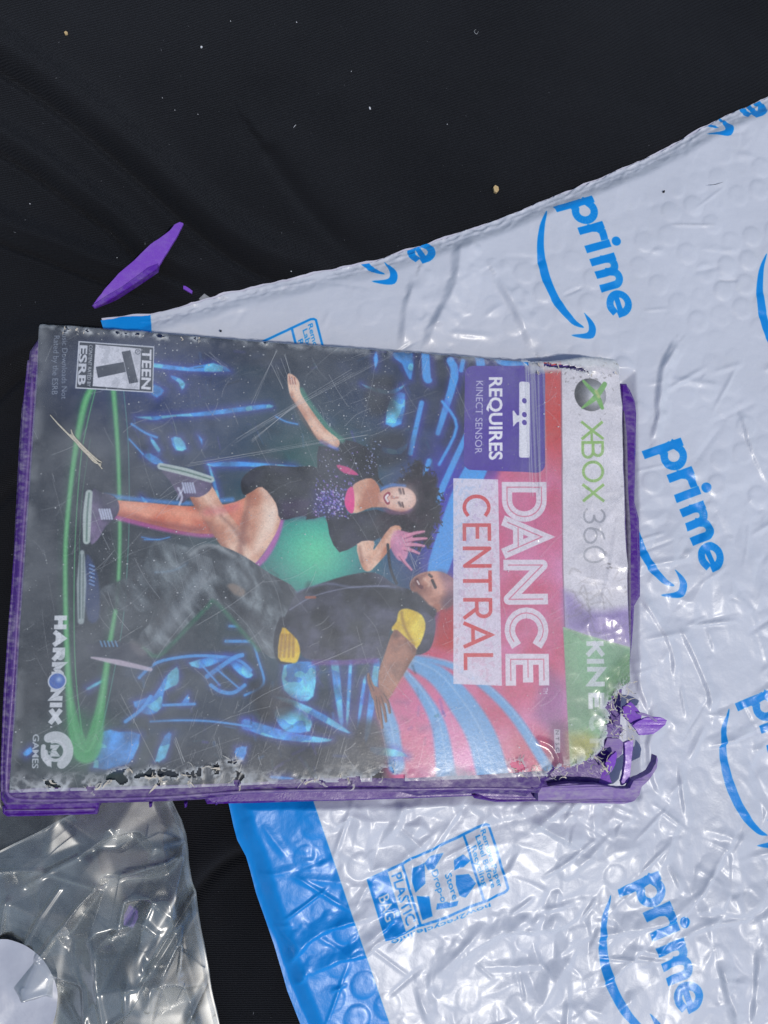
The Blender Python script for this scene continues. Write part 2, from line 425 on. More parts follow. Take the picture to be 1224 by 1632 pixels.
def mat_film(name, wear=None, bst=.35, col=(.62, .65, .66, 1), base_a=.1, rough=.12, rdirt=.6, gain=1., spec=1.):
    """clear plastic: transparent, with a dusty diffuse share and a glossy coat by Fresnel"""
    m, nd, lk, b = new_mat(name); nd.remove(b); out = nd['Material Output']
    tr = nd.new('ShaderNodeBsdfTransparent'); df = nd.new('ShaderNodeBsdfDiffuse'); df.inputs[0].default_value = col
    gl = nd.new('ShaderNodeBsdfGlossy'); gl.inputs['Roughness'].default_value = rough
    lw = nd.new('ShaderNodeLayerWeight'); lw.inputs[0].default_value = .5
    pw = nd.new('ShaderNodeMath'); pw.operation = 'POWER'; pw.inputs[1].default_value = 4.0; lk.new(lw.outputs['Facing'], pw.inputs[0])
    fr = nd.new('ShaderNodeMath'); fr.operation = 'MULTIPLY_ADD'; fr.inputs[1].default_value = .9; fr.inputs[2].default_value = .045; lk.new(pw.outputs[0], fr.inputs[0])
    n = add_noise(nd, lk, 60, 7, .7); n2 = add_noise(nd, lk, 900, 5, .7)
    mr = nd.new('ShaderNodeMapRange'); mr.inputs[1].default_value = .35; mr.inputs[2].default_value = .7; mr.inputs[3].default_value = base_a * .5; mr.inputs[4].default_value = base_a * 1.7
    lk.new(n.outputs['Fac'], mr.inputs[0]); fac = mr.outputs[0]
    if wear is not None:
        t = nd.new('ShaderNodeTexImage'); t.image = wear; t.extension = 'EXTEND'
        a = nd.new('ShaderNodeMath'); a.operation = 'ADD'; a.use_clamp = True
        mu = nd.new('ShaderNodeMath'); mu.operation = 'MULTIPLY'; mu.inputs[1].default_value = gain; lk.new(t.outputs[0], mu.inputs[0])
        lk.new(fac, a.inputs[0]); lk.new(mu.outputs[0], a.inputs[1]); fac = a.outputs[0]
        rg = nd.new('ShaderNodeMath'); rg.operation = 'MULTIPLY_ADD'; rg.inputs[1].default_value = .7; rg.inputs[2].default_value = rough; lk.new(t.outputs[0], rg.inputs[0]); lk.new(rg.outputs[0], gl.inputs['Roughness'])
    m1 = nd.new('ShaderNodeMixShader'); lk.new(fac, m1.inputs[0]); lk.new(tr.outputs[0], m1.inputs[1]); lk.new(df.outputs[0], m1.inputs[2])
    m2 = nd.new('ShaderNodeMixShader'); fm = nd.new('ShaderNodeMath'); fm.operation = 'MULTIPLY'; fm.inputs[1].default_value = spec; fm.use_clamp = True
    lk.new(fr.outputs[0], fm.inputs[0]); lk.new(fm.outputs[0], m2.inputs[0])
    lk.new(m1.outputs[0], m2.inputs[1]); lk.new(gl.outputs[0], m2.inputs[2]); lk.new(m2.outputs[0], out.inputs[0])
    bm = nd.new('ShaderNodeBump'); bm.inputs['Distance'].default_value = .0001; bm.inputs['Strength'].default_value = bst; lk.new(n2.outputs['Fac'], bm.inputs['Height'])
    lk.new(bm.outputs[0], gl.inputs['Normal']); lk.new(bm.outputs[0], df.inputs['Normal'])
    return m

def mat_plain(name, c1, c2, scale=800, rough=.7, spec=.3):
    m, nd, lk, b = new_mat(name); n = add_noise(nd, lk, scale, 5)
    r = ramp(nd, lk, n.outputs['Fac'], [(.3, c1), (.7, c2)]); lk.new(r.outputs[0], b.inputs['Base Color'])
    setp(b, roughness=rough, specular_ior_level=spec); bump(nd, lk, n.outputs['Fac'], b, .0001, .5)
    return m

# ================================================================== the black knit cloth
ABOX = ZT
fold_lines = [   # valley lines in the cloth: picture points, depth mm, half width mm
 ([(-60, 200), (0, 240), (60, 280), (120, 328), (180, 372), (235, 425), (330, 470)], 3.6, 4.6),
 ([(-60, 70), (60, 150), (140, 215), (215, 280), (285, 345), (340, 390), (400, 430), (480, 468)], 3.8, 6.5),
 ([(-60, 350), (10, 388), (80, 415), (160, 448), (260, 478)], 4.2, 4.8),
 ([(430, 250), (480, 320), (540, 385), (590, 420)], 1.0, 9.0),
 ([(-60, 690), (-10, 640), (20, 610), (60, 585), (160, 560)], 4.5, 7.0),
 ([(-60, 860), (0, 800), (60, 760), (160, 740)], 3.0, 7.0),
 ([(250, 1520), (310, 1425), (345, 1385), (390, 1360), (470, 1350)], 3.0, 6.0),  # valley added so its shape darkens the cloth below a shadow edge
]
def cloth_h(X, Y):
    h = 2.2 * (fbm(X, Y, 90, 5, 3) - .5) * 2 + .5 * (fbm(X, Y, 18, 9, 3) - .5)
    for pts, dep, hw in fold_lines:
        q = smooth_poly(P2(pts, 0), 4, False); D = np.full(X.shape, 1e9); side = np.zeros(X.shape)
        for i in range(len(q) - 1):
            d, t = seg_dist(X, Y, q[i], q[i + 1]); e = q[i + 1] - q[i]; sg = np.sign(e[0] * (Y - q[i][1]) - e[1] * (X - q[i][0]))
            side = np.where(d < D, sg, side); D = np.minimum(D, d)
        s = D * side; dep = dep * np.clip(np.hypot(X - q[-1][0], Y - q[-1][1]) / 16, 0, 1)
        dep = dep * 1.2
        h = h - dep * np.exp(-(D / (hw * .32)) ** 2) * .8 + dep * .75 * np.exp(-((s - hw * .9) / hw) ** 2)
    # the middle stays low under the case and the mailer
    c = P2([(640, 980)], 0)[0]; r = np.hypot((X - c[0]) / 110, (Y - c[1]) / 85)
    k = np.clip((r - .75) / .45, 0, 1); k = k * k * (3 - 2 * k)
    return h * (.25 + .75 * k) - 1.5 + 3.0 * k
def build_cloth():
    nx, ny = 470, 560
    u, v = np.linspace(-1, 1, nx), np.linspace(-1, 1, ny); x = 15 + 215 * (u + 1.2 * u ** 9); y = 240 * (v + 1.2 * v ** 9); X, Y = np.meshgrid(x, y)
    Z = cloth_h(X, Y)
    V = np.c_[X.ravel(), Y.ravel(), Z.ravel()]
    o = obj('ground_cloth', V, gridfaces(nx, ny), mat_cloth())
    tag(o, 'black ribbed knit cloth with folds running in from the left, under everything', None, None, 'structure')
build_cloth()
def cloth_z(p):
    p = np.atleast_2d(p); return cloth_h(p[:, 0].copy(), p[:, 1].copy())

# ================================================================== the mailer
BLUE = (0, 134, 218)
MZ = 5.0
def mailer_print():
    a = P2([(0, 60), (1330, 60), (1330, 1760), (130, 1760)], MZ)
    cv = Canvas(a[:, 0].min() + 30, a[:, 1].min(), a[:, 0].max(), a[:, 1].max(), 6.0, MZ, (197, 202, 214))
    X, Y = cv.grid(); n = fbm(X, Y, 25, 3, 4); cv.a *= (1 + .05 * (n - .5))[..., None]
    # blue band at the open end
    cv.fill([(100, 420), (238, 495), (243, 540), (300, 720), (502, 1284), (560, 1455), (621, 1632), (680, 1800), (300, 1800), (0, 900)], BLUE)
    # the recurring word with its curved arrow
    ref = [(902, 325), (973, 516)]
    rb = P2(ref, MZ)
    def local(pts):
        q = P2(pts, MZ) - rb[0]; e = rb[1] - rb[0]; L = e @ e
        n = np.array([-e[1], e[0]]); return np.c_[q @ e / L, q @ n / L]
    cr = lambda pts: crop(600, 100, 1.9615, pts)
    sw = local(cr([(530, 466), (512, 520), (508, 600), (528, 690), (566, 765), (610, 815), (640, 832)]))
    sww = np.array([2, 16, 24, 29, 26, 17, 4]) / 1.9615 / np.hypot(71, 191)
    h1 = local(cr([(643, 788), (668, 812), (680, 838), (672, 864), (640, 866), (604, 856), (640, 852), (656, 845), (657, 825), (648, 800)]))
    xh = 1 / 4.72; w = .285 * xh
    st = []
    def S(p, ww=w): st.append((np.array(p) * xh, ww))
    S([(.14, .86), (.14, -.42)]); S([(.14, .42), (.2, .12)] + arc(.52, .5, .34, .37, -120, 120) + [(.14, .65)])
    S([(1.18, .13), (1.18, .87)]); S([(1.18, .5), (1.26, .74), (1.42, .86), (1.6, .85)])
    S([(1.9, .13), (1.9, .87)]); S([(1.9, 1.26), (1.9, 1.27)], w * 1.2)
    S([(2.42, .13), (2.42, .87)]); S([(2.42, .55)] + arc(2.68, .62, .24, .24, 160, 0) + [(2.92, .13)]); S([(2.92, .55)] + arc(3.2, .62, .24, .24, 160, 0) + [(3.44, .13)])
    S(arc(4.14, .5, .36, .37, -60, -360 + 10, 18) + [(4.5, .44)], w * .95); S([(3.82, .46), (4.5, .46)], w * .75)
    for b0, b1 in (((902, 325), (973, 516)), ((1041, 713), (1119, 921)), ((1192, 1112), (1268, 1316)), ((1004, 1404), (1082, 1622)),
                   ((590, 238), (661, 429)), ((1121, 5), (1192, 196)), ((1249, 394), (1322, 590)), ((820, 1750), (880, 1900))):
        q = P2([b0, b1], MZ); e = q[1] - q[0]; n = np.array([-e[1], e[0]]); L = np.hypot(*e)
        T = lambda p: q[0] + np.asarray(p)[:, :1] * e + np.asarray(p)[:, 1:] * n
        for p, ww in st:
            if len(p) == 2 and abs(p[0][1] - p[1][1]) < .02 * xh and abs(p[0][0] - p[1][0]) < 1e-6: cv.stroke(T(p), ww * L, BLUE, px=False)
            else: cv.mstroke(T(p), ww * L, BLUE)
        cv.stroke(T(sw), sww * L, BLUE, px=False, sm=6); cv.fill(T(h1), BLUE, px=False, sm=3)
    # recycling panel (reads downwards), and the same panel half hidden behind the case
    def panel(c00, c01, c11, c10, web=True):
        c = P2([c00, c01, c11, c10], MZ)
        def B(u, v): return (1 - u) * (1 - v) * c[0] + (1 - u) * v * c[1] + u * v * c[2] + u * (1 - v) * c[3]
        lw = .75
        LN = lambda pts: cv.stroke(np.array([B(*p) for p in pts]), lw, BLUE, px=False)
        LN([(0, 0), (0, .96), (.015, .985), (.04, 1), (.96, 1), (.985, .985), (1, .96), (1, 0), (0, 0)]); LN([(0, .79), (1, .79)]); LN([(0, .275), (1, .275)])
        cv.fill(np.array([B(0, 0), B(0, .155), B(1, .155), B(1, 0)]), BLUE, px=False)
        def TX(s, u0, u1, v0, v1, col=BLUE, bold=.006):
            T, wd = text_tris(s, bold); b0, b1, up = B(u0, v0), B(u1, v0), B(u0, v1)
            cv.tris(T[..., :1] * (b1 - b0) / wd + T[..., 1:2] * (up - b0) / CAPH + b0, col)
        TX('Remove Paper', .06, .9, .925, .965); TX('Label Before', .1, .86, .872, .912); TX('Recycling', .2, .8, .815, .855)
        TX('PLASTIC', .1, .92, .175, .25, BLUE, .012); TX('BAG', .34, .74, .035, .115, (205, 208, 222), .012)
        TX('Store', .42, .8, .56, .61); TX('Drop-off', .3, .86, .47, .52)
        # three bent arrows
        F_ = lambda pts: cv.fill(np.array([B(*p) for p in pts]), BLUE, px=False)
        F_([(.1, .55), (.27, .64), (.3, .71), (.38, .69), (.37, .6), (.2, .5)]) if False else None
        F_([(.08, .50), (.12, .60), (.28, .50), (.26, .45), (.14, .44)])
        F_([(.14, .34), (.14, .44), (.42, .40), (.5, .31), (.3, .31)])
        F_([(.55, .31), (.62, .40), (.92, .38), (.93, .30)])
        F_([(.28, .66), (.25, .74), (.38, .78), (.44, .72), (.42, .64)])
        F_([(.5, .64), (.56, .74), (.72, .77), (.84, .66), (.78, .62), (.62, .62)])
        F_([(.76, .44), (.84, .42), (.9, .58), (.84, .6)])
        if web:
            T, wd = text_tris('how2recycle.info', .008)
            b0, b1 = B(1.055, .83), B(1.055, .03); up = B(1.115, .83)
            cv.tris(T[..., :1] * (b1 - b0) / wd + T[..., 1:2] * (up - b0) / CAPH + b0, BLUE)
    pc = lambda pts: crop(540, 1250, 3.825, pts)
    panel(*pc([(175, 575), (905, 230), (1028, 640), (285, 935)]))
    panel((320, 590), (502, 507), (530, 615), (350, 690))
    return cv

top_px = [(163, 514), (200, 507), (240, 503), (300, 488), (355, 472), (420, 456), (480, 443), (545, 428), (600, 416), (640, 402), (720, 376), (790, 352), (860, 323), (960, 283), (1020, 258), (1070, 233), (1110, 210), (1150, 188), (1224, 156), (1300, 120), (1400, 76)]
left_px = [(163, 514), (230, 760), (300, 1050), (365, 1285), (372, 1318), (378, 1340), (392, 1366), (399, 1390), (408, 1425), (421, 1462), (437, 1508), (448, 1545), (458, 1580), (473, 1618), (490, 1660), (530, 1760)]
TE = P2(top_px, 3.5); LE = P2(left_px, 3.0)
def coon_m(nu, nv, grow=0.):
    te = TE.copy(); le = LE.copy()
    if grow: te[:, 1] += grow; le[0] = te[0]
    tr = te[-1]; br = P2([(1420, 1800)], 3)[0]; bl = le[-1]
    return coons(te, le, np.array([tr, br]), np.array([bl, br]), nu, nv)
def mailer_height(X, Y, dt, dl):
    """X,Y mm; dt, dl distance to top / left edge"""
    rs = np.random.RandomState(11)
    low = P2([(700, 1632)], MZ)[0][1]
    crum = np.clip((fbm(X, Y, 60, 71, 2) - .3) * 2.2, .15, 1)
    py = np.clip((70 - Y) / 120, 0.08, 1)                       # more crumpled towards the lower end
    wx = X + 2.5 * (fbm(X, Y, 16, 21, 2) - .5) * 2; wy = Y + 2.5 * (fbm(X, Y, 16, 31, 2) - .5) * 2
    h = 5.6 + 1.6 * (fbm(X, Y, 70, 41, 2) - .5) * 2
    h = h + (.35 + .25 * py) * crum * (ridged(wx, wy, 26, 51, 3) - .5) * 1.9
    bb = (X.min() - 2, Y.min() - 2, X.max() + 2, Y.max() + 2)
    big, small = Field(*bb, 12, 77, .5, 1), Field(*bb, 4.6, 78, .4, 0)
    h = h + (1.2 + 1.6 * py) * crum * (big(wx, wy) - .4)
    h = h + (.6 + 1.05 * py) * crum ** 1.2 * (small(wx, wy) - .4)
    h = h + .10 * (fbm(X, Y, 3.5, 91, 2) - .5)
    # bubbles under the film
    a = math.radians(-19); U = X * math.cos(a) - Y * math.sin(a); W = X * math.sin(a) + Y * math.cos(a)
    p = 9.6; row = np.floor(W / (p * .866) + .5)
    B = np.zeros(X.shape)
    for dr in (-1, 0, 1):
        r = row + dr; off = (np.mod(r, 2)) * .5; c = np.floor(U / p - off + .5)
        hsh = np.abs(np.sin(r * 12.9898 + c * 78.233) * 43758.5453) % 1; h2 = np.abs(np.sin(r * 39.3 + c * 11.13) * 24634.63) % 1
        cx = (c + off) * p + (h2 - .5) * .8; cy = r * p * .866 + (hsh - .5) * .8
        d = np.hypot(U - cx, W - cy) / (3.9 + .35 * h2)
        amp = np.clip(hsh * 1.5 - .15, 0, 1)
        prof = np.where(d < 1, np.clip(1 - d ** 3, 0, 1) ** .7, 0) - .45 * np.exp(-(d / .55) ** 2) * (h2 > .45)
        B = np.maximum(B, amp * np.where(d < 1, np.maximum(prof, .0), 0))
    edge = np.clip((dt - 9) / 10, 0, 1) * np.clip((dl - 6) / 10, 0, 1)
    h = h + B * edge * (.62 - .15 * py) * np.clip(fbm(X, Y, 30, 72, 2) * 3 - .6, .35, 1)
    # sharp creases, random
    K = 420
    for k in range(K):
        x0 = rs.uniform(X.min(), X.max()); y0 = rs.uniform(Y.min(), Y.max()) if k % 2 == 0 else rs.uniform(Y.min(), -20)
        L = rs.uniform(4, 22); an = rs.uniform(0, math.pi) if k % 2 else rs.normal(.45, .35)
        m = (np.abs(X - x0) < L + 4) & (np.abs(Y - y0) < L + 4)
        if not m.any(): continue
        d, t = seg_dist(X[m], Y[m], (x0, y0), (x0 + L * math.cos(an), y0 + L * math.sin(an)))
        wd = rs.uniform(.7, 2.2); am = rs.uniform(.25, .8) * rs.choice([1, 1, -1])
        h[m] += am * np.clip(1 - d / wd, 0, 1) ** 1.3 * np.sin(np.pi * np.clip(t, .02, .98)) ** .5
    for pts, am, wd in ((crop(820, 1260, 3.03, [(60, 130), (180, 200), (350, 290)]), .9, 2.2), (crop(820, 1260, 3.03, [(0, 670), (180, 665), (330, 580)]), 1.0, 2.5),
                    (crop(820, 1260, 3.03, [(320, 715), (520, 670), (640, 650), (800, 580), (880, 490), (1030, 250)]), 1.3, 2.6),
                    (crop(820, 1260, 3.03, [(380, 935), (500, 870), (640, 720)]), 1.1, 2.2), (crop(820, 1260, 3.03, [(960, 800), (1000, 930), (1070, 1127)]), 1.2, 2.5),
                    (crop(820, 1260, 3.03, [(1160, 740), (1150, 900), (1130, 1127)]), 1.1, 2.5), (crop(820, 1260, 3.03, [(730, 350), (790, 480)]), .8, 1.2),
                    (crop(320, 1240, 3.6, [(160, 1235 - 0), (330, 1180), (560, 960), (740, 850), (900, 800), (1050, 770)]), 0.0, 2.0),
                    (crop(320, 1240, 3.6, [(480, 1105), (600, 940), (740, 850), (900, 800), (1040, 765)]), 1.5, 2.4),
                    (crop(320, 1240, 3.6, [(640, 1105), (800, 1030), (945, 1000), (1000, 930), (1150, 880)]), 1.4, 2.0),
                    (crop(320, 1240, 3.6, [(500, 1230), (590, 1150), (600, 1100)]), 1.1, 1.6),
                    (crop(320, 1240, 3.6, [(860, 770), (1000, 545)]), .6, 1.2),
                    (crop(540, 1250, 3.825, [(130, 970), (290, 850), (360, 790)]), 1.2, 2.0), (crop(540, 1250, 3.825, [(150, 1010), (330, 915), (480, 860)]), 1.2, 2.0),
                    (crop(540, 1250, 3.825, [(650, 1180), (700, 1080), (860, 960), (1000, 890), (1224, 880)]), 1.3, 3.0),
                    (crop(540, 1250, 3.825, [(520, 460), (700, 200), (760, 120)]), .8, 2.5),
                    (crop(540, 1250, 3.825, [(470, 1210), (500, 1330), (560, 1461)]), .9, 2.2),
                    (crop(900, 900, 3.78, [(430, 180), (560, 360), (640, 520), (660, 680)]), .8, 1.6), (crop(900, 900, 3.78, [(680, 370), (780, 560), (860, 760), (880, 900)]), 1.0, 1.6),
                    (crop(900, 900, 3.78, [(400, 520), (460, 760), (540, 950), (500, 1080), (530, 1300), (590, 1390)]), 1.0, 2.4),
                    (crop(900, 900, 3.78, [(860, 1100), (1000, 1060), (1224, 960)]), .9, 1.6), (crop(900, 900, 3.78, [(680, 1200), (700, 1380), (720, 1511)]), .9, 1.6),
                    (crop(900, 900, 3.78, [(830, 350), (880, 460), (900, 540)]), .5, .8),
                    (crop(600, 100, 1.96, [(370, 680), (400, 730), (470, 860), (490, 900)]), 1.5, 3.5), (crop(600, 100, 1.96, [(260, 560), (240, 700), (190, 800), (150, 900)]), 1.9500000000000002, 4.5),
                    (crop(600, 100, 1.96, [(120, 680), (90, 780), (80, 900)]), 1.5, 3.5), (crop(600, 100, 1.96, [(150, 830), (220, 815)]), .9, 2.2),
                    (crop(600, 100, 1.96, [(925, 870), (880, 960), (865, 1100)]), 1.2000000000000002, 1.8), (crop(600, 100, 1.96, [(1000, 590), (1130, 600)]), .5, 1.2),
                    (crop(820, 520, 3.03, [(780, 90), (700, 220), (680, 420), (650, 560)]), 1.2000000000000002, 2.2), (crop(820, 520, 3.03, [(920, 230), (880, 270)]), .7, 1.2),
                    (crop(820, 520, 3.03, [(1080, 400), (1140, 600), (1224, 760)]), .9, 1.6), (crop(820, 520, 3.03, [(620, 290), (720, 280)]), .5, 1.2)):
        if not am: continue
        q = smooth_poly(P2(pts, MZ), 3, False)
        D = np.full(X.shape, 1e9)
        m = (X > q[:, 0].min() - 7) & (X < q[:, 0].max() + 7) & (Y > q[:, 1].min() - 7) & (Y < q[:, 1].max() + 7)
        if not m.any(): continue
        d = np.full(m.sum(), 1e9); sd = np.ones(m.sum())
        for i in range(len(q) - 1):
            dd, t = seg_dist(X[m], Y[m], q[i], q[i + 1]); e = q[i + 1] - q[i]; sg = np.sign(e[0] * (Y[m] - q[i][1]) - e[1] * (X[m] - q[i][0]))
            sd = np.where(dd < d, sg, sd); d = np.minimum(d, dd)
        en = np.minimum(np.hypot(X[m] - q[0][0], Y[m] - q[0][1]), np.hypot(X[m] - q[-1][0], Y[m] - q[-1][1]))
        ww = np.where(sd > 0, wd * 2.0, wd * .5) * (.75 + .5 * noise(X[m], Y[m], 2.5, 705))
        h[m] += am * (.6 + .7 * noise(X[m], Y[m], 4, 706)) * np.clip(1 - d / ww, 0, 1) * np.clip(en / 4, .15, 1)
    # the welded seam along the top edge: thin, puckered
    s = np.clip(dt / 7, 0, 1); s = s * s * (3 - 2 * s)
    seam = 3.0 + .6 * (ridged(X, Y, 2.6, 101, 2) - .5) * 2 + .35 * np.exp(-((dt - 1.8) / .35) ** 2)
    h = seam * (1 - s) + h * s
    s = np.clip(dl / 7, 0, 1); s = s * s * (3 - 2 * s)
    h = (2.2 + .5 * (fbm(X, Y, 6, 111, 2) - .5)) * (1 - s) + h * s
    # pressed flat under the case
    bx = P2([(60, 560), (1000, 600), (1010, 1265), (15, 1285)], 4)
    m = sdf(X, Y, bx)
    k = np.clip(m / 4 + .5, 0, 1); lim = 3.2
    return np.where(h > lim, lim + (h - lim) * k, h)

def facet_field(pts, zs, edges, X, Y, smooth=1):
    """heights from a triangulated set of fold points, on a regular grid"""
    r = mgeo.delaunay_2d_cdt([Vector(p) for p in pts], edges, [], 0, 1e-5)
    vs = np.array([v[:] for v in r[0]]); orig = r[3]; z = np.zeros(len(vs))
    pa = np.array(pts)
    for i, o in enumerate(orig):
        z[i] = np.mean([zs[k] for k in o]) if len(o) else zs[np.argmin(((pa - vs[i]) ** 2).sum(1))]
    Z = np.full(X.shape, np.nan)
    for t in r[2]:
        a, b, c = vs[t[0]], vs[t[1]], vs[t[2]]
        lo = np.minimum(np.minimum(a, b), c); hi = np.maximum(np.maximum(a, b), c)
        j0, j1 = np.searchsorted(Y[:, 0], [lo[1], hi[1]]); i0, i1 = np.searchsorted(X[0], [lo[0], hi[0]])
        j0 = max(j0 - 1, 0); i0 = max(i0 - 1, 0); j1 += 1; i1 += 1
        x, y = X[j0:j1, i0:i1], Y[j0:j1, i0:i1]
        den = (b[1] - c[1]) * (a[0] - c[0]) + (c[0] - b[0]) * (a[1] - c[1])
        if abs(den) < 1e-9 or x.size == 0: continue
        l0 = ((b[1] - c[1]) * (x - c[0]) + (c[0] - b[0]) * (y - c[1])) / den; l1 = ((c[1] - a[1]) * (x - c[0]) + (a[0] - c[0]) * (y - c[1])) / den; l2 = 1 - l0 - l1
        m = (l0 > -1e-6) & (l1 > -1e-6) & (l2 > -1e-6)
        v = l0 * z[t[0]] + l1 * z[t[1]] + l2 * z[t[2]]; Z[j0:j1, i0:i1][m] = v[m]
    Z = np.where(np.isnan(Z), np.nanmean(Z), Z)
    for _ in range(smooth):
        P_ = np.pad(Z, 1, mode='edge'); Z = (P_[1:-1, 1:-1] * 4 + P_[:-2, 1:-1] + P_[2:, 1:-1] + P_[1:-1, :-2] + P_[1:-1, 2:]) / 8
    return Z
class Field:
    """a random crumpled sheet: straight creases between scattered points"""
    def __init__(s, x0, y0, x1, y1, pitch, seed, st=.5, smooth=1):
        rs = np.random.RandomState(seed); n = int((x1 - x0) * (y1 - y0) / pitch ** 2); c = [(x0, y0), (x1, y0), (x1, y1), (x0, y1)]
        p = c + [(rs.uniform(x0 + .1, x1 - .1), rs.uniform(y0 + .1, y1 - .1)) for _ in range(n)]; z = rs.rand(len(p)) ** 1.3
        s.x0, s.y0, s.st = x0, y0, st; X, Y = np.meshgrid(np.arange(x0, x1, st), np.arange(y0, y1, st)); s.H = facet_field(p, z, [], X, Y, smooth)
    def __call__(s, X, Y):
        H = s.H; i = np.clip((X - s.x0) / s.st, 0, H.shape[1] - 1.01); j = np.clip((Y - s.y0) / s.st, 0, H.shape[0] - 1.01); a, b = i.astype(int), j.astype(int); u, v = i - a, j - b
        return (H[b, a] * (1 - u) + H[b, a + 1] * u) * (1 - v) + (H[b + 1, a] * (1 - u) + H[b + 1, a + 1] * u) * v

def poly_dist(X, Y, c):
    d = np.full(X.shape, 1e9)
    for i in range(len(c) - 1): d = np.minimum(d, seg_dist(X, Y, c[i], c[i + 1])[0])
    return d

def build_mailer():
    cv = mailer_print(); im = cv.image('mailer_print')
    m, nd, lk, b = new_mat('printed_film')
    t = nd.new('ShaderNodeTexImage'); t.image = im; t.interpolation = 'Cubic'; t.extension = 'EXTEND'; lk.new(t.outputs[0], b.inputs['Base Color'])
    setp(b, roughness=.38, specular_ior_level=.42, coat_weight=.14, coat_roughness=.22)
    n = add_noise(nd, lk, 260, 5, .6); b1 = bump(nd, lk, n.outputs['Fac'], b, .0004, .5)
    n2 = add_noise(nd, lk, 115, 3, .5); n2.noise_type = 'RIDGED_MULTIFRACTAL'; n2.inputs['Distortion'].default_value = .6
    b2 = nd.new('ShaderNodeBump'); b2.inputs['Distance'].default_value = .00035; b2.inputs['Strength'].default_value = .55
    lk.new(n2.outputs['Fac'], b2.inputs['Height']); lk.new(b1.outputs[0], b2.inputs['Normal']); lk.new(b2.outputs[0], b.inputs['Normal'])
    root = thing('bubble_mailer', 'crumpled white bubble mailer with blue curved arrows and lettering, lying under the game case', 'mailer', (40, -20, 0))
    nu, nv = 470, 640
    G2 = coon_m(nu, nv); X, Y = G2[..., 0], G2[..., 1]
    dt = poly_dist(X, Y, TE); dl = poly_dist(X, Y, LE)
    Z = mailer_height(X, Y, dt, dl)
    # keep clear of the cloth
    zc = cloth_h(X, Y); Z = np.maximum(Z, zc + 1.0)
    # ragged cut edge
    jit = (fbm(X, Y, 3, 121, 3) - .5) * np.exp(-dt / 1.2); Y = Y + jit * 1.1
    V = np.c_[X.ravel(), Y.ravel(), Z.ravel()]
    obj('front_panel', V, gridfaces(nu, nv), m, root, uv=cv.uv(V))
    # back layer, showing as a second lip along the seam
    nu, nv = 240, 120
    G2 = coon_m(nu, nv, .9); X, Y = G2[..., 0], G2[..., 1]
    te = TE.copy(); te[:, 1] += .9
    dt = poly_dist(X, Y, te)
    Z = np.maximum(cloth_h(X, Y) + .5, -1.2); Z = np.where(dt < 2.5, np.maximum(Z, 2.2 + .35 * fbm(X, Y, 3, 131, 2)), Z)
    Y = Y + (fbm(X, Y, 7, 141, 3) - .5) * 1.6 * np.exp(-dt / 1.5)
    V = np.c_[X.ravel(), Y.ravel(), Z.ravel()]
    obj('back_panel', V, gridfaces(nu, nv), mat_plain('mailer_back', s2l((190, 190, 208)), s2l((205, 205, 220)), 200, .35, .5), root)
    return root
build_mailer()

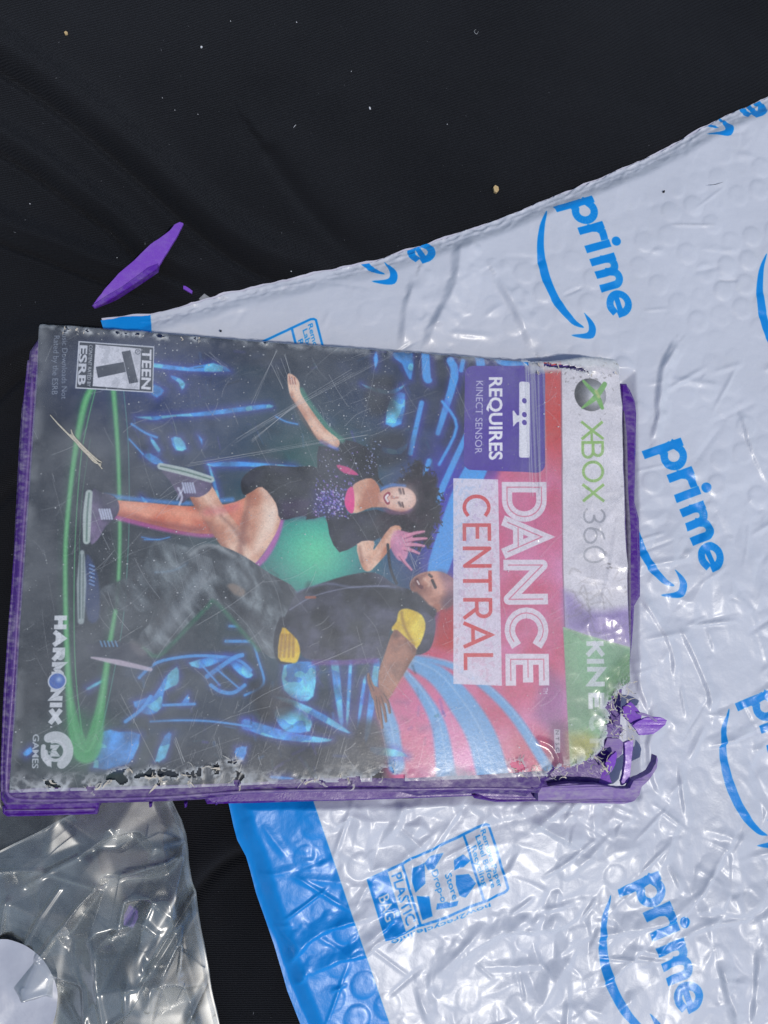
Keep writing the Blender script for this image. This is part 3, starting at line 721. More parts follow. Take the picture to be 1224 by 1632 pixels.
# ================================================================== the cover print
ZI, ZF = ZT - .7, ZT            # paper insert, clear sleeve
def cover_print():
    cv = Canvas(-101, -73, 101, 73, 8.0, ZI, (26, 33, 45)); 
    X, Y = cv.grid()
    n = fbm(X, Y, 34, 300, 4); n2 = fbm(X, Y, 9, 310, 3)
    cv.a *= (.45 + .9 * n)[..., None]
    rnd = random.Random(4)
    B1, B2, TEAL, GRN = (78, 168, 240), (40, 95, 200), (45, 150, 140), (70, 165, 95)
    # broad glows
    for c, rx, ry, col, a in (((500, 880), 28, 26, (40, 196, 176), .95), ((505, 885), 11, 11, (120, 240, 180), .9), ((430, 660), 26, 14, (28, 72, 70), .75), ((330, 700), 40, 22, (28, 56, 110), .6),
        ((240, 600), 30, 16, (35, 60, 140), .6), ((620, 640), 26, 22, (26, 60, 120), .5), ((560, 1010), 30, 20, (30, 110, 120), .4), ((400, 1120), 44, 22, (28, 80, 140), .35),
        ((140, 1190), 14, 9, (60, 160, 90), .5), ((690, 830), 20, 28, (56, 60, 170), .8), ((520, 730), 22, 12, (40, 120, 90), .5), ((230, 1000), 40, 40, (44, 56, 62), .5)):
        cv.blob(c, rx, ry, col, a)
    # red field at the title end
    def red(X, Y):
        f = fbm(X, Y, 14, 320, 4)[..., None]; y = np.clip((Y + 40) / 90, 0, 1)[..., None]
        f = np.clip(f * 1.6 - .25, 0, 1); c = lin((208, 74, 100)) * (1 - f) + lin((232, 142, 192)) * f
        top = lin((214, 72, 66)); k = np.clip((y - .72) * 5, 0, 1)
        c = c * (1 - k) + top * k
        return c
    cv.fill([(700, 940), (735, 900), (760, 760), (835, 720), (842, 560), (905, 560), (915, 1260), (626, 1260), (612, 1215), (604, 1160), (604, 1100), (640, 1050), (690, 985)], red, .95, 7)
    for c, r in (((640, 1130), 14), ((720, 1160), 9), ((840, 830), 14), ((870, 1130), 12), ((760, 1220), 10), ((862, 900), 12)):
        cv.blob(c, r, r * .8, (232, 150, 200) if r < 13 else (214, 110, 160), .6)
    cv.fill([(690, 700), (740, 740), (735, 1000), (700, 1020), (690, 960), (690, 860)], (60, 60, 160), .7, 6)
    cv.fill([(700, 960), (735, 960), (735, 1040), (690, 1030)], (190, 60, 60), .9, 3)
    cv.fill([(872, 1060), (900, 1090), (905, 1200), (850, 1140)], (120, 80, 140), .5, 5); cv.fill([(880, 1150), (912, 1150), (912, 1240), (870, 1230)], (110, 60, 100), .6, 4)
    # neon rays lower right
    for pts, w in (([(655, 1046), (722, 1062), (775, 1096), (826, 1150), (880, 1236)], (1.2, 2, 2.6, 3, 3.4)), ([(648, 1054), (696, 1076), (735, 1120), (768, 1175), (788, 1245)], (3, 6, 8, 9, 10.5)),
                   ([(640, 1066), (672, 1105), (700, 1160), (712, 1245)], (1.6, 3, 4.5, 6.5)), ([(610, 1110), (622, 1160), (632, 1220)], (2, 5, 5))):
        cv.stroke(pts, w, (105, 175, 225), .92, 1.3, sm=5)
        cv.stroke([(x + 1.0, y - 5) for x, y in pts], .5, (175, 205, 235), .5, .8, sm=5)
    # long beams behind the title
    for pts, w in (([(760, 745), (735, 800), (700, 900), (690, 950)], (7, 8, 7, 3)), ([(745, 690), (700, 790), (690, 830)], (1.8, 2.2, 1.4)), ([(718, 575), (724, 602), (698, 690)], (2.6, 2.8, 1.6)),
                   ([(678, 560), (680, 600), (684, 606)], (2.6, 2.8, 2)), ([(705, 640), (728, 680), (700, 740)], (1, 1, 1)), ([(672, 642), (654, 722)], (1.6, 1.6)), ([(684, 735), (676, 756)], (1.8, 1.2)),
                   ([(764, 568), (766, 580)], (3, 3)), ([(738, 575), (735, 590)], (1.5, 1.5)), ([(800, 570), (830, 576)], (5, 6))):
        cv.stroke([(x + 3, y + 2) for x, y in pts], np.array(w) * 1.9, (70, 60, 190), .5, 3, sm=4); cv.stroke(pts, w, B1, .95, .8, sm=4)
    # neon shards on the dark part
    quads = [[(627, 561), (658, 562), (656, 605), (648, 598), (640, 580), (629, 572)], [(623, 632), (646, 627), (640, 676), (614, 676)], [(600, 560), (603, 575), (598, 588), (595, 570)],
             [(610, 712), (632, 716), (650, 706), (640, 724), (612, 722)], [(576, 612), (620, 622), (646, 612), (630, 628), (600, 626)],
             [(246, 578), (300, 585), (340, 578), (368, 592), (300, 592), (246, 586)], [(246, 612), (262, 622), (250, 634), (238, 624)], [(272, 598), (286, 602), (296, 612), (290, 622), (284, 610), (274, 604)],
             [(215, 664), (260, 662), (320, 656), (400, 646), (430, 644), (434, 650), (390, 656), (320, 664), (280, 664), (250, 670), (232, 668)],
             [(272, 698), (288, 697), (298, 716), (280, 718)], [(240, 694), (256, 716), (252, 722), (240, 704)], [(315, 693), (323, 700), (322, 710)], [(228, 726), (240, 722), (262, 738), (246, 740), (234, 732)],
             [(335, 740), (350, 790), (345, 792), (332, 745)], [(330, 738), (380, 735), (470, 742), (480, 750), (400, 744), (340, 744)], [(224, 790), (236, 800), (232, 806)],
             # lower left
             [(212, 1118), (245, 1108), (262, 1080), (282, 1062), (286, 1078), (282, 1092), (262, 1102), (258, 1128), (240, 1140), (222, 1134)], [(290, 1118), (300, 1106), (302, 1120), (290, 1122)],
             [(163, 1166), (190, 1166), (224, 1170), (212, 1210), (192, 1222), (148, 1224)], [(262, 1172), (274, 1170), (264, 1208), (246, 1214)], [(138, 1096), (164, 1082), (166, 1086), (142, 1100)],
             [(36, 1200), (48, 1190), (52, 1198), (42, 1206)], [(385, 1148), (400, 1146), (402, 1164), (386, 1162)], [(376, 1192), (394, 1190), (388, 1212), (374, 1206)],
             [(388, 1146), (440, 1160), (480, 1170), (530, 1178), (510, 1184), (450, 1180), (400, 1166)], [(440, 1130), (476, 1124), (496, 1140), (494, 1166), (462, 1168), (446, 1158), (438, 1142)],
             [(452, 1060), (490, 1054), (504, 1062), (500, 1110), (478, 1118), (452, 1100)], [(526, 1052), (540, 1056), (548, 1150), (540, 1150)], [(556, 1054), (562, 1056), (556, 1148), (551, 1146)],
             [(596, 1052), (606, 1060), (590, 1168), (580, 1176)], [(578, 1084), (584, 1086), (574, 1150), (568, 1160)], [(432, 1236), (460, 1238), (468, 1242), (434, 1242)], [(590, 1190), (630, 1194), (650, 1206), (600, 1204)],
             [(360, 1046), (392, 1062), (404, 1076), (392, 1082), (372, 1066)], [(300, 1056), (340, 1046), (370, 1046), (350, 1056), (318, 1066)], [(436, 1110), (470, 1116), (520, 1140), (560, 1168), (540, 1164), (480, 1132)]]
    for q in quads:
        cv.fill(q, (62, 70, 190), .55, 3.2, grow=.9)
        cv.fill(q, lambda X, Y: np.clip(lin((70, 160, 238)) * (.55 + .85 * fbm(X, Y, 4, 333, 3))[..., None] + lin((40, 50, 10)) * (fbm(X, Y, 6, 334, 2) > .58)[..., None], 0, 1), .95, .7, sm=2, grow=-.1)
    for pts, w in (([(222, 1080), (250, 1056), (300, 1046), (345, 1046), (380, 1052), (400, 1068)], .9), ([(330, 1078), (370, 1050), (386, 1044)], 1.3), ([(336, 1092), (352, 1102), (372, 1104), (390, 1092)], 1.1),
                   ([(345, 1066), (380, 1096)], .5), ([(318, 1056), (350, 1092)], .5), ([(260, 1124), (310, 1122)], .8), ([(240, 1150), (290, 1148), (340, 1150), (400, 1158)], .6), ([(360, 1022), (398, 1022)], .9),
                   ([(366, 998), (390, 998)], .8), ([(200, 1150), (226, 1130), (240, 1110)], 1), ([(396, 1000), (412, 1052), (420, 1090), (390, 1108)], .7), ([(440, 664), (456, 672), (474, 676)], .5),
                   ([(210, 676), (232, 690), (250, 697)], .7), ([(206, 700), (228, 724)], .5), ([(248, 912), (280, 908), (306, 892)], .5), ([(226, 856), (250, 860), (270, 856)], .3), ([(255, 860), (230, 860)], .3)):
        cv.stroke(pts, w * 2.2, (40, 80, 170), .5, 2, sm=4); cv.stroke(pts, w, B1, .85, .5, sm=4)
    # the lit ring on the floor
    ring = [(150, 612), (136, 640), (125, 690), (117, 740), (110, 800), (105, 860), (104, 920), (105, 980), (107, 1040), (110, 1100), (116, 1150), (126, 1186), (138, 1198), (150, 1180), (158, 1140), (166, 1090), (176, 1020), (186, 960), (190, 900), (191, 840), (190, 780), (188, 720), (184, 660), (180, 612)]
    cv.stroke(ring, [1.7, 2.0, 1.8, 1.5, 1.3, 1.2, 1.2, 1.3, 1.5, 2, 2.8, 4.4, 6.5, 4.4, 2.8, 2, 1.4, 1, .9, .9, 1, 1.2, 1.4, 1.5], (96, 200, 116), .8, 1.1, sm=4)
    cv.stroke(ring, [.8] * 24, (170, 240, 170), .55, .9, sm=4)
    cv.stroke(ring, [3.4] * 24, (50, 130, 80), .3, 3, sm=4)
    cv.stroke([(152, 622), (138, 680), (128, 740), (120, 860), (118, 980), (121, 1080), (131, 1172)], .35, (90, 190, 120), .7, .3, sm=5)
    cv.stroke([(197, 622), (204, 700), (206, 800), (204, 880), (196, 990), (176, 1100), (160, 1170)], .3, (90, 180, 160), .6, .3, sm=5)
    cv.stroke([(144, 700), (130, 800), (126, 900)], .25, (90, 190, 120), .45, .3, sm=4)
    cv.stroke([(122, 1150), (138, 1196), (150, 1160)], 7, (60, 150, 90), .4, 5, sm=4)
    for k in range(46):
        x, y = rnd.uniform(200, 700), rnd.choice([rnd.uniform(560, 760), rnd.uniform(1050, 1225)]); cv.stroke([(x, y), (x + rnd.uniform(-40, 40), y + rnd.uniform(-12, 12))], rnd.uniform(.5, 4), rnd.choice([(14, 20, 32), (50, 90, 150), (40, 60, 120), (30, 80, 90)]), .22, 3)
    for k in range(160):
        x, y = rnd.uniform(210, 720), rnd.choice([rnd.uniform(550, 780), rnd.uniform(1050, 1230)]); a_ = rnd.choice([-.35, 1.2, 1.4, .15]) + rnd.gauss(0, .15); L = rnd.uniform(4, 22)
        cv.stroke([(x, y), (x + L * math.cos(a_), y + L * math.sin(a_))], rnd.uniform(.15, .9), rnd.choice([(8, 12, 20), (70, 150, 220), (40, 80, 170), (30, 110, 120), (90, 70, 180)]), rnd.uniform(.12, .4), rnd.uniform(.3, 1.2))
    # dim shapes in the crowd
    for pts in ([(560, 1160), (600, 1150), (620, 1210), (590, 1215)], [(588, 700), (640, 690), (650, 730), (600, 745)], [(400, 1090), (450, 1100), (470, 1130), (420, 1150)], [(585, 610), (625, 600), (630, 650), (590, 660)]):
        cv.fill(pts, (14, 18, 28), .7, 4, sm=3)
    # ---- two plain dancers (stand-ins)
    def shade(base, hi, axis, amp=1.):
        ax = np.array(axis, float)
        def f(X, Y):
            t = (X * ax[0] + Y * ax[1]); u = np.clip((fbm(X, Y, 6, 340, 4) - .5) * 1.5 + .5, 0, 1)
            k = np.clip(.5 + .5 * np.sin(t * .35) * .35 + (u - .5) * 1.4 * amp, 0, 1)[..., None]
            return lin(base) * (1 - k) + lin(hi) * k
        return f
    skin = shade((196, 128, 98), (250, 208, 180), (1, .4)); skin2 = shade((214, 118, 88), (248, 172, 140), (1, 0)); dark = shade((8, 8, 14), (40, 38, 60), (1, 1))
    rim = lambda pts, col, w=1.4, sm=3: cv.stroke(pts, w, col, .75, 1.2, sm=sm)
    leg1 = [(162, 793), (185, 797), (235, 801), (290, 806), (330, 806), (375, 800), (430, 776), (440, 806), (400, 838), (345, 850), (300, 848), (245, 836), (190, 822), (170, 815)]
    rim([(168, 790), (240, 798), (300, 802), (370, 796)], (70, 150, 230)); rim([(180, 822), (250, 840), (320, 852), (350, 850)], (225, 90, 190), 1.8)
    cv.fill(leg1, skin2, 1, .5, sm=3); cv.fill([(215, 822), (300, 840), (360, 842), (350, 850), (280, 848)], (150, 74, 66), .5, 3, sm=2)
    shin = [(300, 776), (322, 768), (338, 775), (352, 800), (372, 828), (392, 850), (412, 868), (408, 892), (392, 902), (372, 892), (348, 864), (326, 828), (306, 800)]
    cv.fill(shin, skin, 1, .5, sm=3)
    thigh = [(393, 785), (412, 768), (430, 776), (448, 808), (444, 840), (424, 876), (404, 900), (388, 901), (376, 888), (380, 850), (388, 815)]
    rim([(450, 818), (440, 855), (420, 890), (396, 906), (378, 900)], (225, 90, 190), 2)
    cv.fill(thigh, skin, 1, .5, sm=3); cv.fill([(420, 800), (440, 815), (432, 850), (412, 880), (404, 870), (416, 830)], (250, 226, 206), .8, 4, sm=3); cv.fill([(386, 820), (396, 830), (388, 890), (378, 885)], (140, 84, 66), .5, 3, sm=2)
    L_ = lambda pts, w, col, a=.5, so=3.: cv.stroke(pts, w, col, a, so, sm=4)
    L_([(318, 780), (345, 812), (380, 858), (392, 884)], 1.6, (255, 226, 204), .55, 2.6); L_([(304, 792), (325, 826), (350, 864), (374, 892)], 1.2, (128, 72, 56), .5, 2.4)
    L_([(352, 822), (372, 842), (388, 866)], .9, (120, 68, 54), .5, 1.6); L_([(200, 806), (260, 815), (330, 822)], 2.2, (252, 190, 160), .5, 2.6); L_([(190, 820), (250, 834), (320, 845)], 1.4, (140, 66, 60), .5, 2.2)
    L_([(420, 782), (436, 808), (432, 842)], 2.0, (255, 236, 220), .6, 3); L_([(400, 786), (392, 820), (384, 862), (382, 890)], 1.4, (150, 84, 64), .55, 2.6); L_([(398, 888), (412, 872), (426, 850)], 1.0, (255, 214, 190), .6, 1.8)
    L_([(376, 806), (360, 812), (330, 816)], 2, (216, 96, 120), .4, 3)
    # shoes
    for sole, body, lace in (([(142, 786), (139, 820), (138, 862)], [(146, 784), (162, 785), (182, 791), (190, 806), (186, 822), (168, 840), (155, 861), (143, 862)], (205, 215, 235)),
                       ([(256, 743), (296, 752), (336, 764)], [(258, 749), (300, 756), (336, 767), (334, 782), (318, 792), (302, 792), (290, 802), (282, 786), (270, 766)], (190, 200, 225))):
        cv.fill(body, shade((50, 46, 72), (128, 110, 146), (1, 1)), 1, .5, sm=3); cv.stroke(sole, [2.0, 2.4, 2.0], (190, 205, 200), .95, .5, sm=4); cv.stroke(sole, .5, (90, 120, 110), .8, .3, sm=4)
        c = np.mean(body, 0)
        for k in range(5): cv.stroke([(c[0] - 8 + 4 * k, c[1] - 7), (c[0] - 4 + 4 * k, c[1] + 8)], .6, lace, .85, .3)
    cv.stroke([(284, 778), (290, 792), (286, 804)], .7, (210, 215, 235), .8, .4, sm=3); cv.stroke([(292, 778), (282, 796)], .6, (210, 215, 235), .7, .4)
    # shorts and glittering top
    cv.fill([(384, 768), (396, 752), (420, 742), (470, 744), (506, 746), (512, 780), (510, 822), (480, 822), (448, 828), (440, 802), (418, 776), (400, 784), (388, 788)], dark, 1, .5, sm=3)
    cv.fill([(446, 800), (480, 795), (505, 800), (500, 826), (450, 828)], (74, 40, 96), .55, 3)
    cv.fill([(508, 711), (539, 715), (541, 702), (568, 705), (598, 725), (603, 760), (612, 776), (594, 764), (570, 770), (552, 796), (552, 812), (560, 820), (600, 812), (632, 830), (612, 850), (596, 862), (569, 868), (541, 880), (525, 852), (518, 822), (488, 828), (500, 780), (506, 745)], dark, 1, .5, sm=2)
    cv.fill([(498, 780), (550, 785), (548, 818), (498, 822)], (52, 46, 116), .75, 4)
    for k in range(420):
        x, y = rnd.uniform(494, 570), rnd.uniform(712, 826)
        if k % 3: x, y = rnd.gauss(528, 18), rnd.gauss(795, 16)
        if inside(np.array([x]), np.array([y]), np.array([(508, 715), (600, 722), (560, 780), (556, 826), (498, 826)]))[0]:
            cv.stroke([(x, y), (x + .6, y + .6)], rnd.uniform(.2, .55), rnd.choice([(150, 150, 230), (220, 225, 250), (110, 90, 200), (190, 150, 220)]), rnd.uniform(.4, .95), .2)
    for k in range(40):
        x, y = rnd.gauss(592, 6), rnd.gauss(730, 14); cv.stroke([(x, y), (x + .5, y + .5)], .35, (190, 200, 255), .6, .2)
    cv.fill([(536, 741), (556, 745), (571, 757), (548, 754)], (228, 66, 140), .95, .6, sm=3)
    # raised arm, neck, face
    arm = [(458, 597), (468, 598), (477, 609), (479, 626), (492, 647), (518, 682), (541, 702), (536, 715), (521, 710), (506, 700), (489, 673), (471, 644), (461, 626)]
    rim([(480, 622), (494, 645), (522, 682), (545, 702)], (60, 150, 120), 1.8); cv.fill(arm, skin, 1, .5, sm=3); rim([(512, 704), (528, 712), (538, 716)], (90, 120, 230), 1)
    for k in range(3): cv.stroke([(461 + 4 * k, 600 + k), (463 + 4 * k, 612)], .35, (150, 84, 80), .7, .4)
    L_([(472, 620), (488, 652), (512, 688), (532, 706)], 1.2, (255, 222, 200), .6, 2); L_([(464, 628), (478, 660), (500, 692), (520, 708)], .9, (140, 80, 64), .55, 1.6)
    # hair
    hc = P2([(668, 800)], ZI)[0]
    def hair(X, Y):
        u = fbm(X, Y, 2.2, 351, 3)[..., None]; return lin((20, 16, 22)) * (1 - u) + lin((64, 46, 58)) * u
    hair_poly = []
    for k in range(60):
        t = k / 60 * 2 * math.pi; r = 1 + .10 * math.sin(7 * t) + .07 * math.sin(17 * t + 1) + .05 * rnd.uniform(-1, 1)
        hair_poly.append((666 + 34 * r * math.cos(t), 806 + 62 * r * math.sin(t)))
    cv.fill(hair_poly, hair, 1, 1.6)
    cv.fill([(600, 822), (640, 812), (650, 850), (620, 860), (596, 850)], hair, 1, 1.5, sm=2)
    for k in range(170):
        t = rnd.uniform(0, 6.28); r = rnd.uniform(.75, 1.12); x, y = 666 + 34 * r * math.cos(t), 806 + 62 * r * math.sin(t)
        cv.stroke([(x, y), (x + rnd.uniform(-6, 6), y + rnd.uniform(-6, 6)), (x + rnd.uniform(-8, 8), y + rnd.uniform(-8, 8))], .3, (30, 22, 28), .8, .3, sm=3)
    cv.fill([(566, 770), (592, 762), (606, 780), (604, 797), (618, 808), (592, 809), (568, 818), (556, 812), (560, 786)], skin, 1, .6, sm=3)
    cv.fill([(553, 782), (562, 776), (565, 800), (562, 818), (554, 814), (549, 800)], (238, 72, 150), 1, .5, sm=3)
    face = [(602, 792), (610, 781), (625, 776), (645, 776), (660, 786), (663, 800), (655, 811), (640, 816), (622, 812), (608, 804)]
    cv.fill(face, shade((206, 140, 118), (244, 204, 184), (1, 0)), 1, .7, sm=4)
    cv.blob((640, 794), 3.6, 3, (250, 222, 206), .7); cv.fill([(612, 812), (640, 816), (656, 811), (650, 818), (626, 820)], (130, 90, 160), .6, 1.5, sm=2)
    cv.stroke([(637, 780), (639, 786)], .8, (40, 26, 34), .8, .9); cv.stroke([(636, 801), (639, 806)], .8, (40, 26, 34), .8, .9); cv.fill([(604, 800), (622, 812), (650, 814), (640, 820), (612, 814)], (150, 92, 84), .45, 2.5, sm=2); cv.blob((650, 792), 3, 4, (250, 226, 214), .6)
    cv.stroke([(642, 779), (644, 787)], .5, (60, 38, 36), .7, .4); cv.stroke([(641, 801), (643, 808)], .5, (60, 38, 36), .7, .4)
    cv.stroke([(634, 793), (624, 794), (624, 791)], .5, (170, 100, 90), .7, .7); cv.stroke([(619, 787), (614, 793), (618, 801)], 1.3, (150, 50, 70), .9, .4, sm=3); cv.stroke([(618, 789), (615, 793), (618, 799)], .7, (245, 240, 240), .95, .3, sm=3)
    rim([(608, 779), (625, 773), (645, 774)], (110, 160, 240), .8)
    # lower arm and hand
    cv.fill([(569, 867), (596, 862), (596, 876), (622, 840), (640, 842), (624, 872), (598, 903), (586, 911), (576, 902)], skin, 1, .5, sm=3)
    cv.fill([(628, 846), (650, 848), (658, 854), (656, 866), (652, 876), (648, 890), (640, 894), (632, 890), (622, 870)], shade((190, 110, 150), (232, 160, 190), (1, 0)), .95, .7, sm=3)
    for f_ in ([(644, 856), (660, 850), (676, 847)], [(646, 862), (664, 859), (680, 858)], [(646, 868), (662, 868), (676, 870)], [(644, 874), (656, 877), (668, 882)], [(636, 884), (645, 896), (656, 908)]):
        cv.stroke(f_, [1.3, 1.1, .7], (226, 150, 178), .95, .5, sm=3); cv.stroke([(a, b + 3) for a, b in f_], .3, (110, 50, 90), .6, .4, sm=3)
    L_([(580, 872), (584, 892), (590, 904)], 1.4, (252, 212, 188), .6, 2); L_([(596, 892), (612, 868), (630, 846)], 1.0, (252, 214, 192), .5, 1.6); L_([(573, 872), (577, 896)], .8, (130, 74, 60), .5, 1.4)
    # second dancer: trousers, vest, yellow shirt
    def denim(lo_, hi_):
        def f(X, Y):
            wx = X + 1.5 * fbm(X, Y, 6, 345, 2); u = fbm(wx + .6 * Y, (Y - .6 * X) * .35, 2.6, 346, 3) * .6 + fbm(X, Y, 9, 347, 2) * .4
            k = np.clip((u - .5) * 2.2 + .42, 0, 1)[..., None]; return (lin(lo_) * (1 - k) + lin(hi_) * k) * (.93 + .14 * noise(X, Y, .4, 348))[..., None]
        return f
    jean = denim((34, 42, 50), (156, 166, 170))
    cv.fill([(246, 862), (300, 872), (330, 868), (320, 900), (268, 960), (228, 975), (188, 972), (160, 960), (160, 940), (190, 925), (225, 912)], denim((30, 38, 46), (140, 150, 154)), .85, 1.2, sm=3)
    cv.fill([(303, 884), (322, 868), (345, 868), (385, 884), (430, 914), (474, 944), (462, 1000), (442, 1050), (408, 1030), (372, 990), (342, 958), (325, 970), (285, 1010), (254, 1042), (228, 1034), (222, 1012), (252, 980), (280, 940), (298, 908)], jean, 1, .4, sm=3)
    rim([(228, 1034), (252, 1046), (290, 1010), (330, 968), (344, 960), (380, 1000), (412, 1036)], (50, 120, 90), 1.2)
    cv.fill([(310, 905), (335, 925), (300, 968), (262, 1014), (245, 1010), (280, 960)], (120, 130, 138), .5, 5, sm=2)
    L_([(330, 890), (360, 900), (400, 930), (440, 960)], 3, (140, 148, 152), .2, 4); L_([(350, 950), (390, 975), (430, 1010)], 3, (34, 38, 46), .6, 4); L_([(318, 895), (296, 925), (262, 975), (238, 1018)], 1.6, (34, 40, 46), .55, 3)
    L_([(326, 925), (300, 958), (270, 1000)], 1.8, (176, 182, 186), .35, 3); L_([(380, 900), (400, 925), (396, 950)], 1.2, (30, 34, 40), .5, 2); L_([(412, 918), (424, 950), (416, 985)], 1.2, (30, 34, 40), .5, 2)
    cv.stroke([(303, 884), (324, 870), (348, 872), (372, 886)], 1.2, (170, 176, 178), .6, 1.4, sm=3); cv.fill([(362, 934), (372, 930), (390, 940), (388, 950), (374, 948)], (150, 132, 118), .8, 1.2, sm=3)
    for k in range(9):
        x = 312 + k * 3; cv.stroke([(x, 882 + k), (x + 4, 905), (x + 8, 930 - k)], .35, (150, 156, 160), .5, .5, sm=3)
    for k in range(60):
        x, y = rnd.uniform(170, 440), rnd.uniform(900, 1030); cv.stroke([(x, y), (x + rnd.uniform(-14, 14), y + rnd.uniform(8, 22))], rnd.uniform(.3, .9), rnd.choice([(26, 30, 38), (90, 98, 104)]), .25, 1.2)
    cv.fill([(138, 884), (150, 900), (158, 930), (158, 985), (140, 988), (134, 930)], (50, 66, 110), .9, 1, sm=3); cv.stroke([(131, 880), (130, 930), (129, 990)], [1.2, 2.7, 1.8], (172, 186, 186), .9, .7, sm=5); cv.stroke([(133, 884), (132, 985)], .35, (96, 112, 112), .8, .3)
    cv.stroke([(128, 884), (127, 930), (127, 985)], .5, (80, 100, 100), .8, .3)
    for k in range(6): cv.stroke([(143, 900 + 6 * k), (150, 903 + 6 * k)], .5, (140, 175, 225), .7, .3)
    cv.fill([(136, 1030), (160, 1024), (190, 1022), (222, 1030), (240, 1050), (238, 1064), (190, 1056), (150, 1046)], (44, 48, 66), .95, 1, sm=3); cv.stroke([(146, 1048), (190, 1056), (240, 1067)], [.6, 1.6, 1.1], (206, 190, 206), .9, .6, sm=3)
    for k in range(5): cv.stroke([(160 + 6 * k, 1022), (163 + 6 * k, 1030)], .5, (110, 170, 220), .7, .3)
    cv.fill([(208, 1018), (222, 1024), (236, 1040), (226, 1048), (208, 1034)], (150, 140, 136), .5, 2, sm=2)
    cv.fill([(446, 985), (462, 990), (480, 1016), (474, 1050), (458, 1058), (441, 1052), (436, 1020)], (34, 36, 46), 1, .6, sm=3)
    cv.fill([(450, 1000), (474, 1016), (480, 1030), (474, 1054), (462, 1056), (443, 1048)], shade((200, 150, 20), (245, 210, 60), (1, 0)), 1, .6, sm=3)
    for k in range(4): cv.stroke([(450 + 6 * k, 1012), (446 + 7 * k, 1046)], .8, (140, 90, 30), .5, .8)
    cv.stroke([(618, 868), (622, 905), (632, 930)], .8, (20, 22, 34), .9, .4, sm=3)
    vest = [(472, 946), (500, 934), (550, 918), (590, 912), (610, 918), (630, 932), (658, 942), (684, 962), (694, 990), (692, 1015), (684, 1036), (664, 1044), (655, 1034), (640, 1000), (622, 1004), (616, 1040), (600, 1050), (545, 1052), (504, 1052), (482, 1046), (474, 1020), (452, 996), (458, 975)]
    cv.fill(vest, shade((22, 24, 34), (82, 82, 104), (.3, 1)), 1, .6, sm=3)
    rim([(500, 1056), (545, 1056), (600, 1053)], (120, 70, 150), 1.6); rim([(472, 944), (520, 930), (560, 936), (600, 934), (630, 936)], (120, 128, 160), .6)
    for k in range(26):
        x, y = rnd.uniform(485, 670), rnd.uniform(945, 1035); cv.stroke([(x, y), (x + rnd.uniform(-20, 20), y + rnd.uniform(-14, 14)), (x + rnd.uniform(-30, 30), y + rnd.uniform(-20, 20))], rnd.uniform(.6, 1.6), rnd.choice([(18, 20, 30), (84, 84, 104)]), .35, 1.6, sm=3)
    cv.stroke([(462, 972), (500, 950), (560, 936), (620, 934)], .4, (150, 155, 180), .6, .4, sm=3); cv.stroke([(488, 952), (502, 952)], .8, (170, 90, 60), .8, .4)
    cv.fill([(636, 974), (650, 970), (672, 980), (678, 1002), (664, 1034), (646, 1016), (624, 1004), (632, 990)], shade((205, 165, 30), (250, 225, 80), (0, 1)), 1, .6, sm=3)
    cv.stroke([(640, 976), (645, 1000), (660, 1028)], .9, (150, 110, 30), .6, 1, sm=3); cv.stroke([(626, 1004), (646, 1018), (664, 1034)], .5, (250, 240, 190), .7, .4, sm=3)
    cv.fill([(628, 1004), (646, 1016), (664, 1036), (654, 1056), (638, 1084), (620, 1114), (612, 1120), (604, 1100), (604, 1070), (614, 1040)], shade((84, 50, 40), (182, 124, 98), (1, .3)), 1, .6, sm=3)
    cv.fill([(640, 1020), (660, 1040), (640, 1080), (626, 1096), (636, 1050)], (206, 150, 124), .6, 4, sm=2)
    cv.fill([(603, 1096), (614, 1110), (610, 1116), (606, 1122), (600, 1118), (592, 1110), (586, 1080), (589, 1076), (596, 1092)], shade((90, 52, 44), (176, 116, 96), (1, 0)), 1, .5, sm=3)
    for f_ in ([(602, 1112), (606, 1136), (609, 1160)], [(606, 1110), (612, 1130), (615, 1150)], [(598, 1110), (600, 1128), (603, 1146)], [(610, 1106), (618, 1120), (621, 1136)], [(594, 1100), (588, 1086), (587, 1074)]):
        cv.stroke(f_, [1.2, 1.0, .6], (150, 98, 80), .95, .5, sm=3); cv.stroke([(a + 1.6, b) for a, b in f_], .3, (54, 30, 30), .6, .4, sm=3)
    head = [(653, 930), (662, 918), (680, 911), (702, 911), (722, 922), (730, 940), (727, 958), (712, 970), (696, 971), (682, 965), (668, 950), (656, 942)]
    cv.fill(head, shade((150, 94, 76), (226, 168, 144), (1, .5)), 1, .6, sm=4)
    cv.fill([(700, 911), (722, 920), (731, 942), (726, 960), (712, 971), (704, 960), (712, 940)], (96, 66, 96), .7, 3, sm=3); cv.blob((716, 932), 3, 3, (214, 160, 160), .6)
    cv.fill([(655, 928), (668, 916), (684, 912), (672, 924), (660, 938)], (100, 58, 56), .6, 2, sm=2)
    cv.stroke([(689, 925), (694, 936)], .9, (38, 22, 24), .9, .5); cv.stroke([(676, 922), (684, 930), (683, 934)], .7, (236, 196, 170), .7, .7, sm=2); cv.stroke([(684, 916), (688, 919)], .8, (40, 24, 26), .8, .4)
    cv.stroke([(664, 924), (667, 932), (672, 936)], 1.1, (96, 34, 40), .85, .5, sm=2); cv.stroke([(665, 926), (668, 931)], .5, (240, 225, 220), .9, .3); cv.fill([(690, 966), (698, 962), (702, 972), (694, 976)], (176, 112, 90), 1, .5, sm=3)
    cv.fill([(664, 944), (684, 964), (696, 972), (690, 985), (668, 962), (652, 948)], (44, 42, 54), .9, 1, sm=2)
    # ---- lettering and badges
    W1 = (226, 228, 236)
    wm = lambda X, Y: .86 + .14 * (fbm(X, Y, 1.0, 360, 2) > .36)
    cv.fill([(722.5, 762), (794, 764), (800, 1093), (722.5, 1090)], (224, 218, 232), .96, .15, tex=wm)
    red_i = (214, 84, 88)
